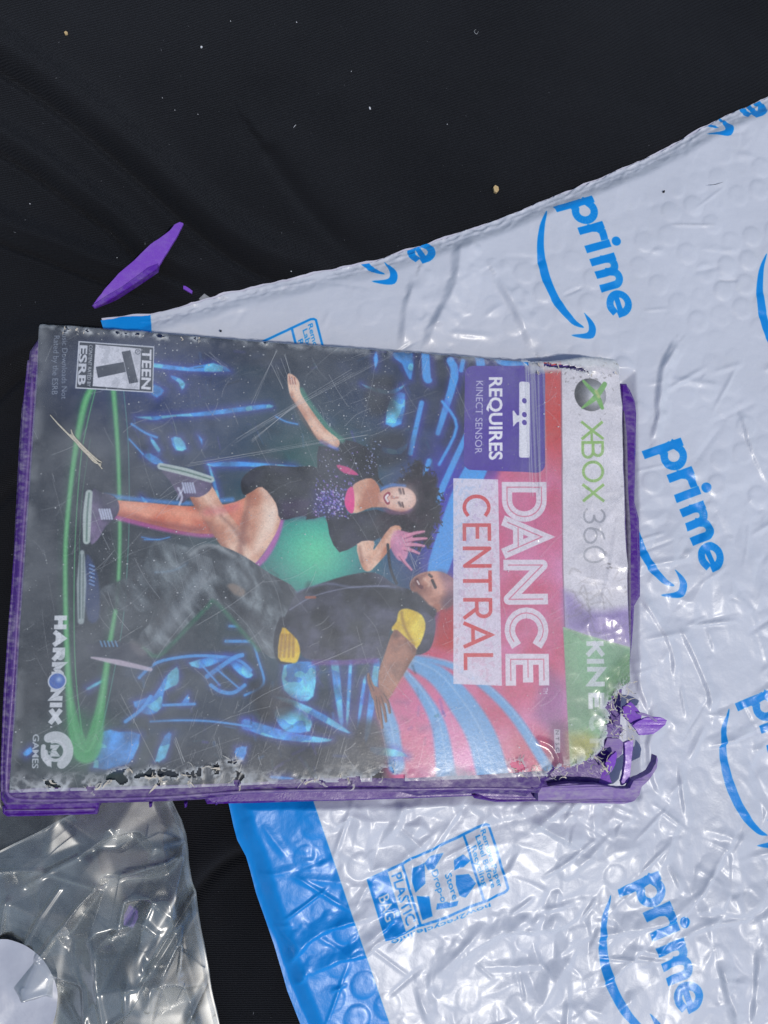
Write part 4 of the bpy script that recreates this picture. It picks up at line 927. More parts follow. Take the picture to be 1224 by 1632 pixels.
    xb = lambda y: 737 + (y - 790) * .008; xt = lambda y: 782 + (y - 790) * .016
    for ch, y0, y1 in (('C', 788, 826), ('E', 834, 862), ('N', 871, 905), ('T', 909, 943), ('R', 953, 987), ('A', 991, 1033), ('L', 1041, 1068)):
        glyph(cv, ch, [(xb(y0), y0), (xb(y1), y1), (xt(y0), y0)], 1.15, red_i)
    for ch, y0, y1 in (('D', 768, 832), ('A', 824, 888), ('N', 892, 964), ('C', 968, 1036), ('E', 1042, 1093)):
        b = 800 + (y0 - 768) * .02; t_ = 871 + (y0 - 768) * .014
        q = [(b, y0), (b + .5, y1), (t_, y0)]
        glyph(cv, ch, q, 3.4, (228, 222, 232), .97); 
        b2 = P2(q, cv.z)
        w_ = 3.4; ex, ey = b2[1] - b2[0], b2[2] - b2[0]; ix = .5 * w_ / np.linalg.norm(ex); iy = .5 * w_ / np.linalg.norm(ey)
        for st in G[ch]:
            p = np.array([b2[0] + ex * (ix + x * (1 - 2 * ix)) + ey * (iy + y * (1 - 2 * iy)) for x, y in st]); cv.mstroke(p, .34, (216, 112, 140), .9, .1)
    cv.text('TM', (866, 1096), (866, 1106), (873, 1096), W1, .9)
    # sensor badge
    rr = []
    for cx, cy, a0 in ((754, 596, 180), (856, 596, 270), (856, 740, 0), (752, 736, 90)): rr += [(cx + 13 * math.cos(math.radians(a0 + k * 18)), cy + 13 * math.sin(math.radians(a0 + k * 18))) for k in range(6)]
    cv.fill(rr, (84, 60, 160), 1, .2); cv.text('REQUIRES', (780, 601), (780, 733), (800, 601), (238, 238, 244), 1, .028); cv.text('KINECT SENSOR', (759, 607), (757, 723), (770, 607), (214, 214, 232), .95, 0)
    bar = []
    for cx, cy, a0 in ((830, 612, 180), (842, 612, 270), (842, 726, 0), (830, 726, 90)): bar += [(cx + 3 * math.cos(math.radians(a0 + k * 30)), cy + 3.5 * math.sin(math.radians(a0 + k * 30))) for k in range(4)]
    cv.fill(bar, (232, 232, 240), 1, .1); cv.fill([(827, 654), (818, 656), (824, 662), (827, 663), (827, 671), (824, 673), (819, 680), (827, 680)][:0] or [(828, 662), (824, 662), (819, 654), (817, 655), (818, 680), (824, 673), (828, 672)], (232, 232, 240), 1, .1)
    for y in (639, 661, 673.5): cv.stroke([(835.5, y), (835.6, y)], 1.75, (84, 60, 160), 1, .1)
    # white strip with the platform mark
    cv.fill([(894.5, 560), (1040, 560), (1040, 1290), (912, 1290), (909, 1223), (897, 905)], lambda X, Y: lin((222, 219, 226)) * (.94 + .1 * fbm(X, Y, 8, 370, 4))[..., None], 1, .15)
    cv.stroke([(894.8, 585), (897, 905), (909, 1223)], .45, (150, 110, 130), .8, .2)
    pu = lambda X, Y: lin((140, 118, 178)) * (.85 + .3 * fbm(X, Y, 7, 380, 3))[..., None]
    cv.fill([(897, 940), (915, 948), (935, 972), (960, 975), (1006, 968), (1040, 990), (1040, 1035), (1005, 1032), (901, 1003)], pu, .75, 4)
    gr = lambda X, Y: lin((136, 176, 138)) * (.82 + .36 * fbm(X, Y, 12, 390, 4))[..., None]
    cv.fill([(897.5, 999), (935, 1012), (1040, 1042), (1040, 1290), (912, 1290), (909, 1223)], gr, 1, .4)
    cv.fill([(1008, 1040), (985, 1056), (966, 1082), (962, 1110), (975, 1140), (1040, 1180), (1040, 1040)], (92, 140, 84), .7, 4, sm=2); cv.fill([(905, 1170), (935, 1168), (962, 1184), (940, 1212), (908, 1214)], (186, 170, 84), .75, 5)
    cv.fill([(897.5, 999), (935, 1012), (1005, 1032), (1005, 1035), (898, 1003)], (180, 200, 170), .6, .6)
    for ch, y0, y1 in (('K', 1022, 1046), ('I', 1049, 1059), ('N', 1063, 1094), ('E', 1111, 1134), ('C', 1139, 1166), ('T', 1170, 1192)):
        dy = 0
        if ch == 'E': y0, y1 = 1104, 1130
        glyph(cv, ch, [(935 + (y0 - 1022) * .03, y0), (935 + (y1 - 1022) * .03, y1), (963, y0)], 1.5, (226, 226, 234), .85 if y0 < 1130 else .45)
    sc = P2([(941, 629)], ZI)[0]; sr = 5.6
    X0, Y0 = cv.grid(*cv._win(np.array([sc]), 8)); 
    def ball(X, Y):
        d = np.hypot(X - sc[0], Y - sc[1]) / sr; l = np.clip(.55 + .35 * ((X - sc[0]) * .8 + (Y - sc[1]) * -.1) / sr + .35 * np.exp(-((X - sc[0] - 1) ** 2 + (Y - sc[1]) ** 2) / 5) - .25 * d ** 3, .2, 1)
        return lin((205, 206, 214))[None, None] * l[..., None] + .12
    cv.fill([(sc[0] + sr * math.cos(k * .2617), sc[1] + sr * math.sin(k * .2617)) for k in range(24)], ball, 1, .25, px=False)
    for pts, w in (([(930, 607), (942, 620), (952, 632), (960, 650)], (.9, 1.5, 2.0, 1.2)), ([(964, 612), (956, 624), (946, 636), (928, 650)], (1.6, 2.0, 1.8, .6))):
        cv.stroke(pts, w, (122, 178, 96), 1, .2, sm=4)
    cv.stroke([(950, 624), (954, 632)], 1.2, (196, 206, 130), .8, .8)
    LG, GY = (150, 190, 110), (172, 172, 180)
    for ch, y0, y1 in (('X', 671, 701), ('B', 703, 731), ('O', 734, 769), ('X', 771, 800)): glyph(cv, ch, [(926 + (y0 - 671) * .02, y0), (926 + (y1 - 671) * .02, y1), (961 + (y0 - 671) * .02, y0)], .95, LG)
    cv.stroke([(943, 690), (943, 704)], .8, LG)
    for ch, y0, y1 in (('3', 811, 835), ('6', 840, 867), ('0', 870, 898)): glyph(cv, ch, [(929, y0), (929, y1), (965, y0)], .7, GY)
    for k in range(26):
        x, y = rnd.uniform(900, 1000), rnd.uniform(900, 1030); cv.stroke([(x, y), (x + rnd.uniform(4, 22), y - rnd.uniform(-4, 12)), (x + rnd.uniform(14, 40), y + rnd.uniform(-6, 20))], rnd.uniform(.2, .7), (120, 112, 108), .22, .7, sm=3)
    for k in range(50):
        x, y = rnd.uniform(900, 1002), rnd.choice([rnd.uniform(590, 620), rnd.uniform(590, 1200)]); cv.stroke([(x, y), (x + rnd.uniform(-3, 3), y + rnd.uniform(-3, 3))], rnd.uniform(.15, .6), (110, 104, 104), rnd.uniform(.2, .6), .3)
    cv.fill([(883, 1162), (893, 1163), (893, 1200), (884, 1200)], (206, 206, 214), .8, .15); cv.text('N T S C', (885.5, 1164), (886, 1198), (891, 1164), (70, 60, 80), .9, .01)
    # rating box
    cv.fill([(125, 543.5), (246, 552), (244, 626), (120, 619)], (208, 212, 222), 1, .12); cv.fill([(127, 545.5), (244.3, 554), (242.3, 624), (122.3, 617)], (44, 50, 62), 1, .12)
    cv.fill([(152, 549), (225, 555.5), (222.5, 621), (147.5, 615.5)], (214, 216, 226), 1, .12, tex=lambda X, Y: .88 + .12 * (fbm(X, Y, 2, 365, 3) > .4))
    DK = (52, 58, 74)
    cv.fill(crop(0, 480, 2.914, [(565, 235), (605, 228), (641, 376), (600, 383)]), DK, 1, .12); cv.fill(crop(0, 480, 2.914, [(445, 305), (574, 282), (584, 328), (455, 356)]), DK, 1, .12)
    cv.text('TEEN', (227, 556), (225.5, 620), (241, 557), (226, 228, 236), 1, .03); cv.text('ESRB', (127.5, 550), (124, 614), (139, 550.5), (214, 218, 228), .95, .035); cv.text('CONTENT RATED BY', (142, 549.5), (138.5, 616), (147.5, 550), (214, 218, 226), .95, .012)
    cv.stroke([(219.5 + 4 * math.cos(k * .7), 560.5 + 4 * math.sin(k * .7)) for k in range(10)], .2, DK, .9); cv.text('R', (217.5, 558.5), (217.5, 562.5), (221.5, 558.5), DK, .9)
    cv.text('Music Downloads Not', (99.5, 523), (98, 636), (108, 523), (168, 176, 188), .8); cv.text('Rated by the ESRB', (86, 535), (82.5, 629), (95, 535), (168, 176, 188), .8)
    # studio marks
    for ch, y0, y1 in (('H', 981, 1003), ('A', 1005, 1030), ('R', 1032, 1053), ('M', 1055, 1078), ('N', 1095, 1117), ('I', 1119, 1128), ('X', 1130, 1154)):
        k = (y0 - 981) * -.055
        glyph(cv, ch, [(87 + k, y0), (87 + (y1 - 981) * -.055, y1), (107 + k, y0)], 1.35, (220, 224, 230), .92)
    cv.stroke([(91, 1085.5), (91.1, 1085.5)], 5.0, (200, 206, 220), 1, .2); cv.stroke([(91, 1085.5), (91.1, 1085.5)], 4.2, (52, 96, 180), 1, .2); cv.blob((94, 1083), .8, .8, (190, 210, 240), .8)
    o = (88, 1197)
    cv.stroke([(o[0] + 21 * math.cos(math.radians(a)), o[1] + 24 * math.sin(math.radians(a))) for a in range(-120, 70, 12)], (2.6,) * 16, (206, 210, 216), .9, .2)
    cv.stroke([(o[0] + 15 * math.cos(math.radians(a)), o[1] + 15 * math.sin(math.radians(a))) for a in range(-110, 190, 12)], .9, (206, 210, 216), .9, .2)
    cv.fill([(70, 1206), (82, 1212), (82, 1224), (68, 1212)], (206, 210, 216), .9, .2); cv.stroke([(69, 1190), (69, 1206), (78, 1218)], 1.3, (206, 210, 216), .9, .2, sm=3)
    glyph(cv, 'M', [(80, 1187), (80, 1206), (93, 1187)], 1.1, (206, 210, 216), .9); cv.text('TV', (77, 1196), (77, 1207), (82, 1196), (190, 195, 202), .9, .02)
    cv.text('GAMES', (52.5, 1170), (51, 1225), (62, 1170), (196, 202, 210), .9, .025)
    cv.fill([(25, 1188), (36, 1182), (40, 1192), (28, 1202)], (50, 120, 190), .0, 1)
    # printing grain
    X, Y = cv.grid(); cv.a *= (.95 + .1 * noise(X, Y, .35, 395))[..., None]
    return cv

# ---- torn places: holes in the sleeve (picture points)
cA = lambda p: crop(0, 1140, 2.914, p)
cB = lambda p: crop(300, 1160, 2.914, p)
HOLES = [cA([(205, 305), (222, 300), (240, 300), (285, 335), (250, 338), (225, 335)]), cA([(400, 335), (440, 325), (445, 345), (425, 356), (400, 352)]),
         cA([(490, 295), (505, 275), (520, 262), (560, 252), (592, 247), (575, 270), (595, 300), (590, 318), (560, 322), (530, 300), (510, 305)]),
         cA([(620, 285), (650, 268), (680, 262), (692, 250), (720, 245), (725, 290), (690, 288), (660, 285), (640, 295)]), cA([(730, 262), (760, 252), (800, 258), (842, 275), (800, 290), (770, 280), (740, 290)]),
         cA([(866, 262), (880, 275), (895, 255), (905, 275), (920, 245), (935, 245), (935, 285), (905, 290), (870, 285)]), cA([(735, 302), (755, 298), (755, 325), (728, 325)]), cA([(870, 305), (885, 303), (878, 322)]),
         cA([(990, 235), (1015, 222), (1022, 250), (1015, 272), (1000, 278), (990, 260)]), cA([(1055, 215), (1110, 205), (1095, 226), (1070, 222)]), cA([(1092, 250), (1115, 262), (1140, 285), (1120, 305), (1113, 327), (1088, 325), (1085, 300), (1098, 285)]),
         cB([(520, 235), (545, 240), (553, 252), (535, 264)]), cB([(590, 230), (650, 255), (640, 264), (595, 245)]), cB([(695, 240), (740, 232), (800, 225), (808, 255), (740, 260), (702, 262)]),
         cB([(853, 228), (880, 210), (900, 190), (930, 180), (952, 186), (957, 215), (1005, 215), (1005, 252), (900, 252), (855, 250)]),
         [(812, 1216), (830, 1212), (838, 1226), (820, 1232)],
         [(102, 522), (108, 519), (110, 526), (104, 529)], [(136, 524), (141, 526), (144, 530), (138, 529)], [(181, 529), (188, 533), (190, 531), (184, 528)], [(196, 531), (203, 534), (204, 531)], [(212, 532), (222, 535), (222, 531)],
         [(246, 534), (256, 539), (266, 539), (258, 534)], [(305, 538), (311, 542), (314, 538)], [(418, 545), (424, 548), (426, 544)],
         [(866, 577), (880, 580), (900, 581), (918, 583), (931, 587), (940, 594), (930, 592), (905, 587), (880, 585), (867, 584)], [(832, 574), (843, 577), (842, 583), (836, 580)]]
CORNER = [(1030, 1078), (1008, 1086), (1000, 1092), (988, 1100), (982, 1112), (972, 1118), (966, 1128), (972, 1142), (966, 1154), (969, 1166), (964, 1182), (960, 1196), (948, 1206), (934, 1213), (916, 1220), (900, 1224), (880, 1222), (872, 1232), (880, 1300), (1060, 1300), (1060, 1080)]
FTL, FTR, FBR, FBL = (62, 515), (987, 573), (1011, 1243), (14, 1263)
f_top = [(62, 515), (120, 518), (240, 527), (400, 541), (600, 555), (760, 567), (835, 574), (870, 575), (900, 572), (935, 568), (960, 567), (983, 572), (988, 578)]
f_bot = [(14, 1264), (60, 1262), (140, 1260), (260, 1257), (400, 1251), (500, 1247), (640, 1245), (760, 1241), (870, 1237), (1011, 1243)]
f_left = [(62, 515), (57, 600), (50, 700), (43, 800), (36, 900), (29, 1000), (22, 1130), (14, 1264)]
f_right = [(988, 578), (990, 600), (993, 640), (994, 720), (997, 800), (1001, 900), (1004, 1000), (1008, 1090), (1011, 1243)]

def film_z(X, Y):
    """height of the sleeve surface above its flat plane: slack, dents, lifted strips"""
    q = lambda a: P2([a], ZF)[0]
    h = .35 * (fbm(X, Y, 45, 400, 3) - .5)
    a = q((800, 660)); d = (X - a[0]); h = h - .5 * np.exp(-((X - q((852, 700))[0]) / 1.6) ** 2) * np.clip((Y - q((0, 900))[1]) / 25, 0, 1) + .5 * np.exp(-((X - q((845, 700))[0] + 2.6) / 1.5) ** 2) * np.clip((Y - q((0, 800))[1]) / 25, 0, 1)
    m = np.clip((X - q((896, 800))[0]) / 10, 0, 1)
    h = h + m * (1.3 * (ridged(X, Y, 16, 410, 3) - .5) + .7 * (fbm(X, Y, 7, 420, 3) - .5))
    g = P2([(945, 575)], ZF)[0]; h = h + .9 * np.exp(-((X - g[0]) / 11) ** 2 - ((Y - g[1]) / 1.6) ** 2)
    for pts, am, wd in (([(890, 700), (900, 740), (930, 800), (950, 850)], .35, 1.5), ([(985, 830), (975, 900), (960, 960)], .5, 1.4), ([(940, 780), (965, 870)], .3, 1.2), ([(860, 1180), (880, 1190), (890, 1215), (870, 1230)], .6, 1.4), ([(838, 700), (852, 790), (858, 860)], .35, .9)):
        p = smooth_poly(P2(pts, ZF), 3, False); d = poly_dist(X, Y, p); h = h + am * np.clip(1 - d / wd, 0, 1) ** 1.3
    low = P2([(14, 1264), (1011, 1243)], ZF); dist = (Y - np.interp(X, low[:, 0], low[:, 1]))
    h = h + np.clip(1 - dist / 5, 0, 1) * .28 * (fbm(X, Y, 3.2, 430, 3) - .42) * 2
    tp = P2(f_top, ZF); dist = np.interp(X, tp[:, 0], tp[:, 1]) - Y
    h = h + np.clip(1 - dist / 4, 0, 1) * .5 * (fbm(X, Y, 2.2, 440, 3) - .45) * 2 - np.clip(1 - dist / 1.2, 0, 1) ** 2 * 1.0
    return h

def build_wear(holes_mm, corner_mm):
    cv = Canvas(-101, -73, 101, 73, 8.0, ZF, ch=1); X, Y = cv.grid(); rnd = random.Random(8); A = cv.a[..., 0]
    A += (.05 * np.clip(fbm(X, Y, 22, 450, 5) * 2.4 - .7, 0, 1) + .05 * (noise(X, Y, .4, 460) > .8) * fbm(X, Y, 10, 461, 2)).astype(np.float32)
    lo = P2([(14, 1264), (1011, 1243)], ZF)
    A += (.10 * np.clip(fbm(X, Y, 14, 455, 4) * 2.6 - .9, 0, 1) * np.clip((20 - X) / 80 + .2, 0, 1)).astype(np.float32)
    # rims of the tears go white
    allh = list(holes_mm)
    for h in allh:
        w = cv._win(h, 3.0); 
        if not w: continue
        Xw, Yw = cv.grid(*w); d = sdf(Xw, Yw, h); i0, i1, j0, j1 = w
        k = np.exp(-(np.maximum(d, 0) / .75) ** 1.2) * (.25 + .75 * (fbm(Xw, Yw, .9, 470, 3) > .45)); A[j0:j1, i0:i1] = np.maximum(A[j0:j1, i0:i1], .75 * k)
    d = sdf(X, Y, corner_mm); A[:] = np.maximum(A, .85 * np.exp(-(np.maximum(d, 0) / 1.5) ** 1.1) * (fbm(X, Y, 1.6, 480, 3) > .44))
    lw = np.interp(X, lo[:, 0], lo[:, 1]); t = Y - lw
    band = np.exp(-(np.maximum(t - 1, 0) / 3.6) ** 2) * np.clip(fbm(X, Y, 6, 490, 3) * 3 - .9, 0, 1) * np.where(X > 55, .8, .8)
    A[:] = np.maximum(A, band * (.25 + .85 * np.clip(ridged(X, Y, 2.6, 500, 3) * 2.2 - .7, 0, 1)))
    A[:] = np.maximum(A, .55 * np.exp(-((t - .5) / .6) ** 2) * (fbm(X, Y, 3, 510, 3) > .4))
    tp = P2(f_top, ZF); t = np.interp(X, tp[:, 0], tp[:, 1]) - Y
    A[:] = np.maximum(A, .5 * np.exp(-(t / 2.2) ** 2) * np.clip(fbm(X, Y, 3, 520, 4) * 3 - 1.1, 0, 1))
    r = P2([(835, 575), (990, 600)], ZF); mk = (X > r[0][0]) & (t < 4.8)
    A[:] = np.where(mk, np.maximum(A, (.5 + .45 * fbm(X, Y, 1.2, 530, 3)) * np.clip((4.8 - t) / 2.0, 0, 1) * np.clip((X - r[0][0]) / 3, 0, 1)), A)
    lf = P2(f_left, ZF)[::-1]; t = X - np.interp(Y, lf[:, 1], lf[:, 0]); A[:] = np.maximum(A, .25 * np.exp(-(t / 3) ** 2) * np.clip(fbm(X, Y, 7, 540, 4) * 3 - 1, 0, 1))
    s = lambda *a, **k: cv.stroke(*a, **k)
    for x0_, x1_, w_, a_ in ((838, 846, .8, .35), (848, 856, 1.4, .30), (858, 862, .5, .4), (866, 872, .6, .25), (842, 850, .25, .6), (852, 862, .3, .5)):
        cv.stroke([(x0_, 580), (x0_ + (x1_ - x0_) * .4, 660), (x1_, 790)], [w_, w_ * .8, .1], 1.0, a_, .8, sm=4)
    # fine scratches in families, dust, flecks
    for k in range(520):
        x, y = rnd.uniform(-92, 92), rnd.uniform(-64, 64); fam = rnd.choice([0.5, .62, 1.25, 2.2, -1.2, .45]); an = rnd.gauss(fam, .12); L = rnd.expovariate(1 / 7.0) + 1
        bend = rnd.uniform(-.1, .1) * L
        s([(x, y), (x + L * .5 * math.cos(an) - bend * math.sin(an), y + L * .5 * math.sin(an) + bend * math.cos(an)), (x + L * math.cos(an), y + L * math.sin(an))], rnd.uniform(.06, .14), 1.0, rnd.uniform(.08, .38), .1, px=False, sm=3)
    for a, b in (((446, 560), (404, 640)), ((452, 566), (470, 620)), ((436, 580), (456, 618)), ((395, 690), (620, 565)), ((380, 700), (560, 590)), ((400, 705), (480, 640)), ((585, 690), (300, 740)), ((330, 560), (360, 590)), ((345, 1180), (352, 1204)), ((280, 1180), (292, 1215)), ((640, 855), (665, 905))):
        for k in range(3):
            j = lambda: rnd.uniform(-5, 5); s([(a[0] + j(), a[1] + j()), (b[0] + j(), b[1] + j())], rnd.uniform(.08, .16), 1.0, rnd.uniform(.2, .5), .1)
    for k in range(60):      # rubbing marks low down, all leaning the same way
        x, y = rnd.uniform(300, 560), rnd.uniform(1090, 1210); L = rnd.uniform(8, 34); s([(x, y), (x - L * .3, y + L)], .12, 1.0, rnd.uniform(.08, .28), .1)
    for k in range(2600):
        if k % 2: x, y = rnd.uniform(-92, 92), rnd.uniform(-65, 65)
        else:
            c = P2([rnd.choice([(520, 640), (300, 620), (560, 700), (250, 560), (640, 860), (450, 800), (150, 900), (600, 640), (260, 940)])], ZF)[0]; x, y = rnd.gauss(c[0], 11), rnd.gauss(c[1], 8)
        r = rnd.expovariate(1 / .09) + .12; i = int((x - cv.x0) * cv.ppm); j = int((y - cv.y0) * cv.ppm); n = max(1, int(r * cv.ppm))
        if 0 < i < cv.W - 6 and 0 < j < cv.H - 6: A[j:j + min(n, 3), i:i + min(n, 4)] = np.maximum(A[j:j + min(n, 3), i:i + min(n, 4)], rnd.uniform(.25, .85))
    cv.a[..., 0] = np.clip(A, 0, 1)
    c3 = Canvas(-101, -73, 101, 73, 8.0, ZF); c3.a = np.repeat(cv.a, 3, 2); return c3

def ragged(poly, amp, n=5, seed=0, closed=True):
    """break straight runs of a torn outline into splinters"""
    rs = np.random.RandomState(seed); p = np.asarray(poly, float); out = []
    for i in range(len(p) if closed else len(p) - 1):
        a, b = p[i], p[(i + 1) % len(p)]
        for k in range(n):
            t = k / n; q = a + (b - a) * t
            out.append(q + (rs.randn(2) * amp if k else rs.randn(2) * amp * .3))
    if not closed: out.append(p[-1])
    return np.array(out)

PUR = s2l((72, 20, 132)); PURD = s2l((60, 24, 108)); PURL = s2l((122, 74, 172))
def build_case():
    root = thing('game_case', 'worn purple plastic game case lying face up, its sleeve torn and lower right corner broken', 'game case', (0, 0, 4))
    mp = mat_purple('purple_plastic', PUR, .28, .3); mpd = mat_purple('purple_plastic_dusty', s2l((66, 32, 116)), .5, .42)
    hp = [P2(ragged(h, .9, 3, 7 + i), ZF) for i, h in enumerate(HOLES)]; cp = P2(ragged(CORNER, 1.8, 4, 3), ZF)
    # --- back shell (lower half), seen past the front at the left, bottom and right
    z0 = 4.2
    def base_poly(z):
        return P2([(66, 560), (46, 630), (30, 780), (18, 960), (8, 1120), (2, 1230), (2, 1272), (12, 1290), (60, 1289), (158, 1286), (158, 1276), (330, 1273), (338, 1280), (345, 1279), (560, 1275), (700, 1270), (752, 1268), (752, 1262), (770, 1270), (860, 1272), (930, 1272), (960, 1262), (962, 1240), (966, 1214), (985, 1196),
                   (990, 1100), (1003, 1060), (1008, 1000), (1010, 965), (1019, 950), (1019, 880), (1017, 826), (1010, 800), (1012, 720), (1013, 660), (1011, 640), (1003, 622), (996, 612), (985, 612), (982, 585), (700, 575)], z)
    plate('back_shell', base_poly(9), [(1.2, z0), (.2, z0 + .7), (0, z0 + 1.4), (0, 9.4), (.4, 9.8)], mp, root)
    # --- front shell (upper half) with a raised rim, following the outline of the photo
    fo = [(62, 518), (60, 540), (46, 560), (40, 610), (33, 650), (28, 720), (24, 800), (19, 900), (13, 980), (8, 1050), (3, 1160), (0, 1240), (2, 1270), (10, 1284), (60, 1284), (130, 1282), (230, 1280), (320, 1276), (360, 1270), (390, 1266), (420, 1264), (600, 1262), (640, 1264), (665, 1270), (700, 1268), (760, 1266), (822, 1268), (838, 1271), (846, 1264), (858, 1266), (864, 1256), (876, 1254), (872, 1246), (884, 1242), (878, 1234), (892, 1222), (930, 1214), (952, 1196), (962, 1176), (958, 1150), (964, 1128), (978, 1108), (998, 1092), (1005, 1040), (1001, 900), (996, 760), (990, 640), (984, 590), (840, 580), (600, 560), (400, 545), (200, 530)]
    fp = P2(fo, 14); plate('front_shell', fp, [(.9, 9.9), (0, 10.3), (0, 12.8), (.5, 14.6), (1.5, 16.0), (2.4, 16.5)], mpd, root)
    # raised welt round the front: left and bottom (highlight line put into its paler colour)
    def bead(name, pts, z, r, mat, seg=6, par=root, jit=0., seed=0):
        q = P(smooth_poly(pts, 5, False), z); rs = np.random.RandomState(seed); q[:, :2] += rs.randn(len(q), 2) * jit
        rr = np.broadcast_to(r, (len(q),)) if np.ndim(r) == 0 else np.interp(np.linspace(0, 1, len(q)), np.linspace(0, 1, len(r)), r)
        V = []; n = len(q)
        for i in range(n):
            t = q[min(i + 1, n - 1)] - q[max(i - 1, 0)]; t /= np.linalg.norm(t) + 1e-9; u = np.cross(t, [0, 0, 1]); u /= np.linalg.norm(u) + 1e-9; v = np.cross(u, t)
            for k in range(seg): a = 2 * math.pi * k / seg; V.append(q[i] + rr[i] * (u * math.cos(a) + v * math.sin(a)))
        Fc = [(i * seg + k, i * seg + (k + 1) % seg, (i + 1) * seg + (k + 1) % seg, (i + 1) * seg + k) for i in range(n - 1) for k in range(seg)]
        Fc += [tuple(range(seg))[::-1], tuple((n - 1) * seg + k for k in range(seg))]
        return obj(name, np.array(V), Fc, mat, par)
    rim_highlight = mat_purple('purple_rim_highlight', s2l((104, 80, 142)), .4, .3)
    bead('rim', [(52, 600), (48, 690), (42, 780), (35, 880), (28, 980), (21, 1090), (14, 1180), (11, 1240), (14, 1266), (40, 1274), (120, 1274), (260, 1270), (380, 1262), (500, 1259), (640, 1258), (760, 1256), (850, 1258)], 16.3, .55, rim_highlight)
    bead('rim', [(46, 575), (40, 640), (33, 760), (25, 880), (16, 1000), (8, 1120), (4, 1220), (4, 1262)], 15.6, .5, mpd, jit=.04)
    # closing lips of the back shell on the opening side
    for pts in ([(4, 1284), (157, 1283), (155, 1297), (60, 1300), (12, 1301), (5, 1296)], [(326, 1272), (352, 1264), (400, 1262), (640, 1262), (664, 1268), (664, 1271), (420, 1279), (330, 1281)], [(752, 1266), (830, 1264), (900, 1272), (905, 1276), (790, 1278), (756, 1272)]):
        plate('closing_lip', P2(pts, 9), [(.3, 6.2), (0, 6.6), (0, 9.2), (.5, 9.7), (.9, 9.5)], mp, root)
    bead('groove_line', [(8, 1291), (60, 1291), (152, 1289)], 9.6, .28, rim_highlight); 
    # small moulded nubs along the lower edge
    for x, y in ((240, 1284), (296, 1284), (345, 1280)):
        plate('nub', P2([(x - 3, y - 6), (x + 3, y - 6), (x + 2, y + 2), (x - 2, y + 3)], 9), [(0, 8.2), (.1, 9.6), (.4, 10)], mp, root)
    # right hand end: inner lip of the back shell standing proud, grey edge of the sleeve pocket
    plate('end_wall', P2([(988, 612), (998, 612), (1004, 628), (1011, 640), (1012, 700), (1010, 780), (1011, 806), (1016, 828), (1018, 945), (1010, 962), (1006, 1010), (1002, 1070), (998, 1076), (998, 900), (990, 700)], 12), [(0, 9.5), (0, 12.2), (.6, 12.8)], mp, root)
    bead('pocket_edge', [(994, 655), (996, 700), (998, 780), (1001, 840), (1002, 900), (1003, 980), (1004, 1050)], 14.6, (.2, .8, .7, .9, .7, .5, .2), mat_plain('grey_film_edge', s2l((92, 88, 108)), s2l((128, 124, 142)), 900, .5))
    # --- printed paper insert
    cv = cover_print(); im = cv.image('cover_print')
    top, bot = P2([(x, y + 2.0) for x, y in f_top], ZI), P2([(x, y - 7 + (4 * math.sin(x * .05))) for x, y in f_bot], ZI)
    lft, rgt = P2([(x + 3, y) for x, y in f_left], ZI), P2([(x - 2, y) for x, y in f_right], ZI)
    lft[0], lft[-1], rgt[0], rgt[-1] = top[0], bot[0], top[-1], bot[-1]
    nu, nv = 400, 290; Q = coons(top, lft, rgt, bot, nu, nv); X, Y = Q[..., 0], Q[..., 1]; Z = ZI + film_z(X, Y) * .85 - .05
    cxm = (X[1:, 1:] + X[:-1, :-1]) / 2; cym = (Y[1:, 1:] + Y[:-1, :-1]) / 2
    cp2 = offset(ccw(cp), -.5) if False else cp
    keep = ~inside(cxm, cym, cp2)
    for i in (1, 11, 12, 13, 24): keep &= ~inside(cxm, cym, hp[i])
    for p in (cB([(850, 236), (1010, 236), (1010, 262), (850, 262)]), cA([(1085, 303), (1116, 303), (1114, 330), (1085, 330)])): keep &= ~inside(cxm, cym, P2(p, ZI))
    V = np.c_[X.ravel(), Y.ravel(), Z.ravel()]; V, Fc, uv = compact(V, gridfaces(nu, nv, keep), cv.uv(V))
    obj('cover_insert', V, Fc, mat_image('printed_paper', im, .5, .35, 0, 700, .00005), root, uv=uv)
    # --- the clear sleeve
    wear = build_wear(hp, cp); wim = wear.image('sleeve_wear', True)
    film = mat_film('worn_clear_sleeve', wim, col=(.58, .62, .66, 1), base_a=.085, rough=.16, gain=.8, spec=.9)
    top, bot, lft, rgt = P2(f_top, ZF), P2(f_bot, ZF), P2(f_left, ZF), P2(f_right, ZF)
    nu, nv = 560, 400; Q = coons(top, lft, rgt, bot, nu, nv); X, Y = Q[..., 0], Q[..., 1]; Z = ZF + film_z(X, Y)
    cxm = (X[1:, 1:] + X[:-1, :-1]) / 2; cym = (Y[1:, 1:] + Y[:-1, :-1]) / 2; keep = ~inside(cxm, cym, cp)
    curl = np.zeros_like(X)
    for h in hp:
        keep &= ~inside(cxm, cym, h); m = (X > h[:, 0].min() - 2) & (X < h[:, 0].max() + 2) & (Y > h[:, 1].min() - 2) & (Y < h[:, 1].max() + 2)
        if m.any(): d = np.abs(sdf(X[m], Y[m], h)); curl[m] = np.maximum(curl[m], .5 * np.exp(-d / .5) * (fbm(X[m], Y[m], 1.2, 550, 2) - .25))
    Z = Z + curl; Z -= np.clip(.6 - np.minimum.reduce([np.abs(X - X[:, :1]), np.abs(X - X[:, -1:])]), 0, 1) * .6
    V = np.c_[X.ravel(), Y.ravel(), Z.ravel()]; V, Fc, uv = compact(V, gridfaces(nu, nv, keep), wear.uv(V))
    obj('clear_sleeve', V, Fc, film, root, uv=uv)
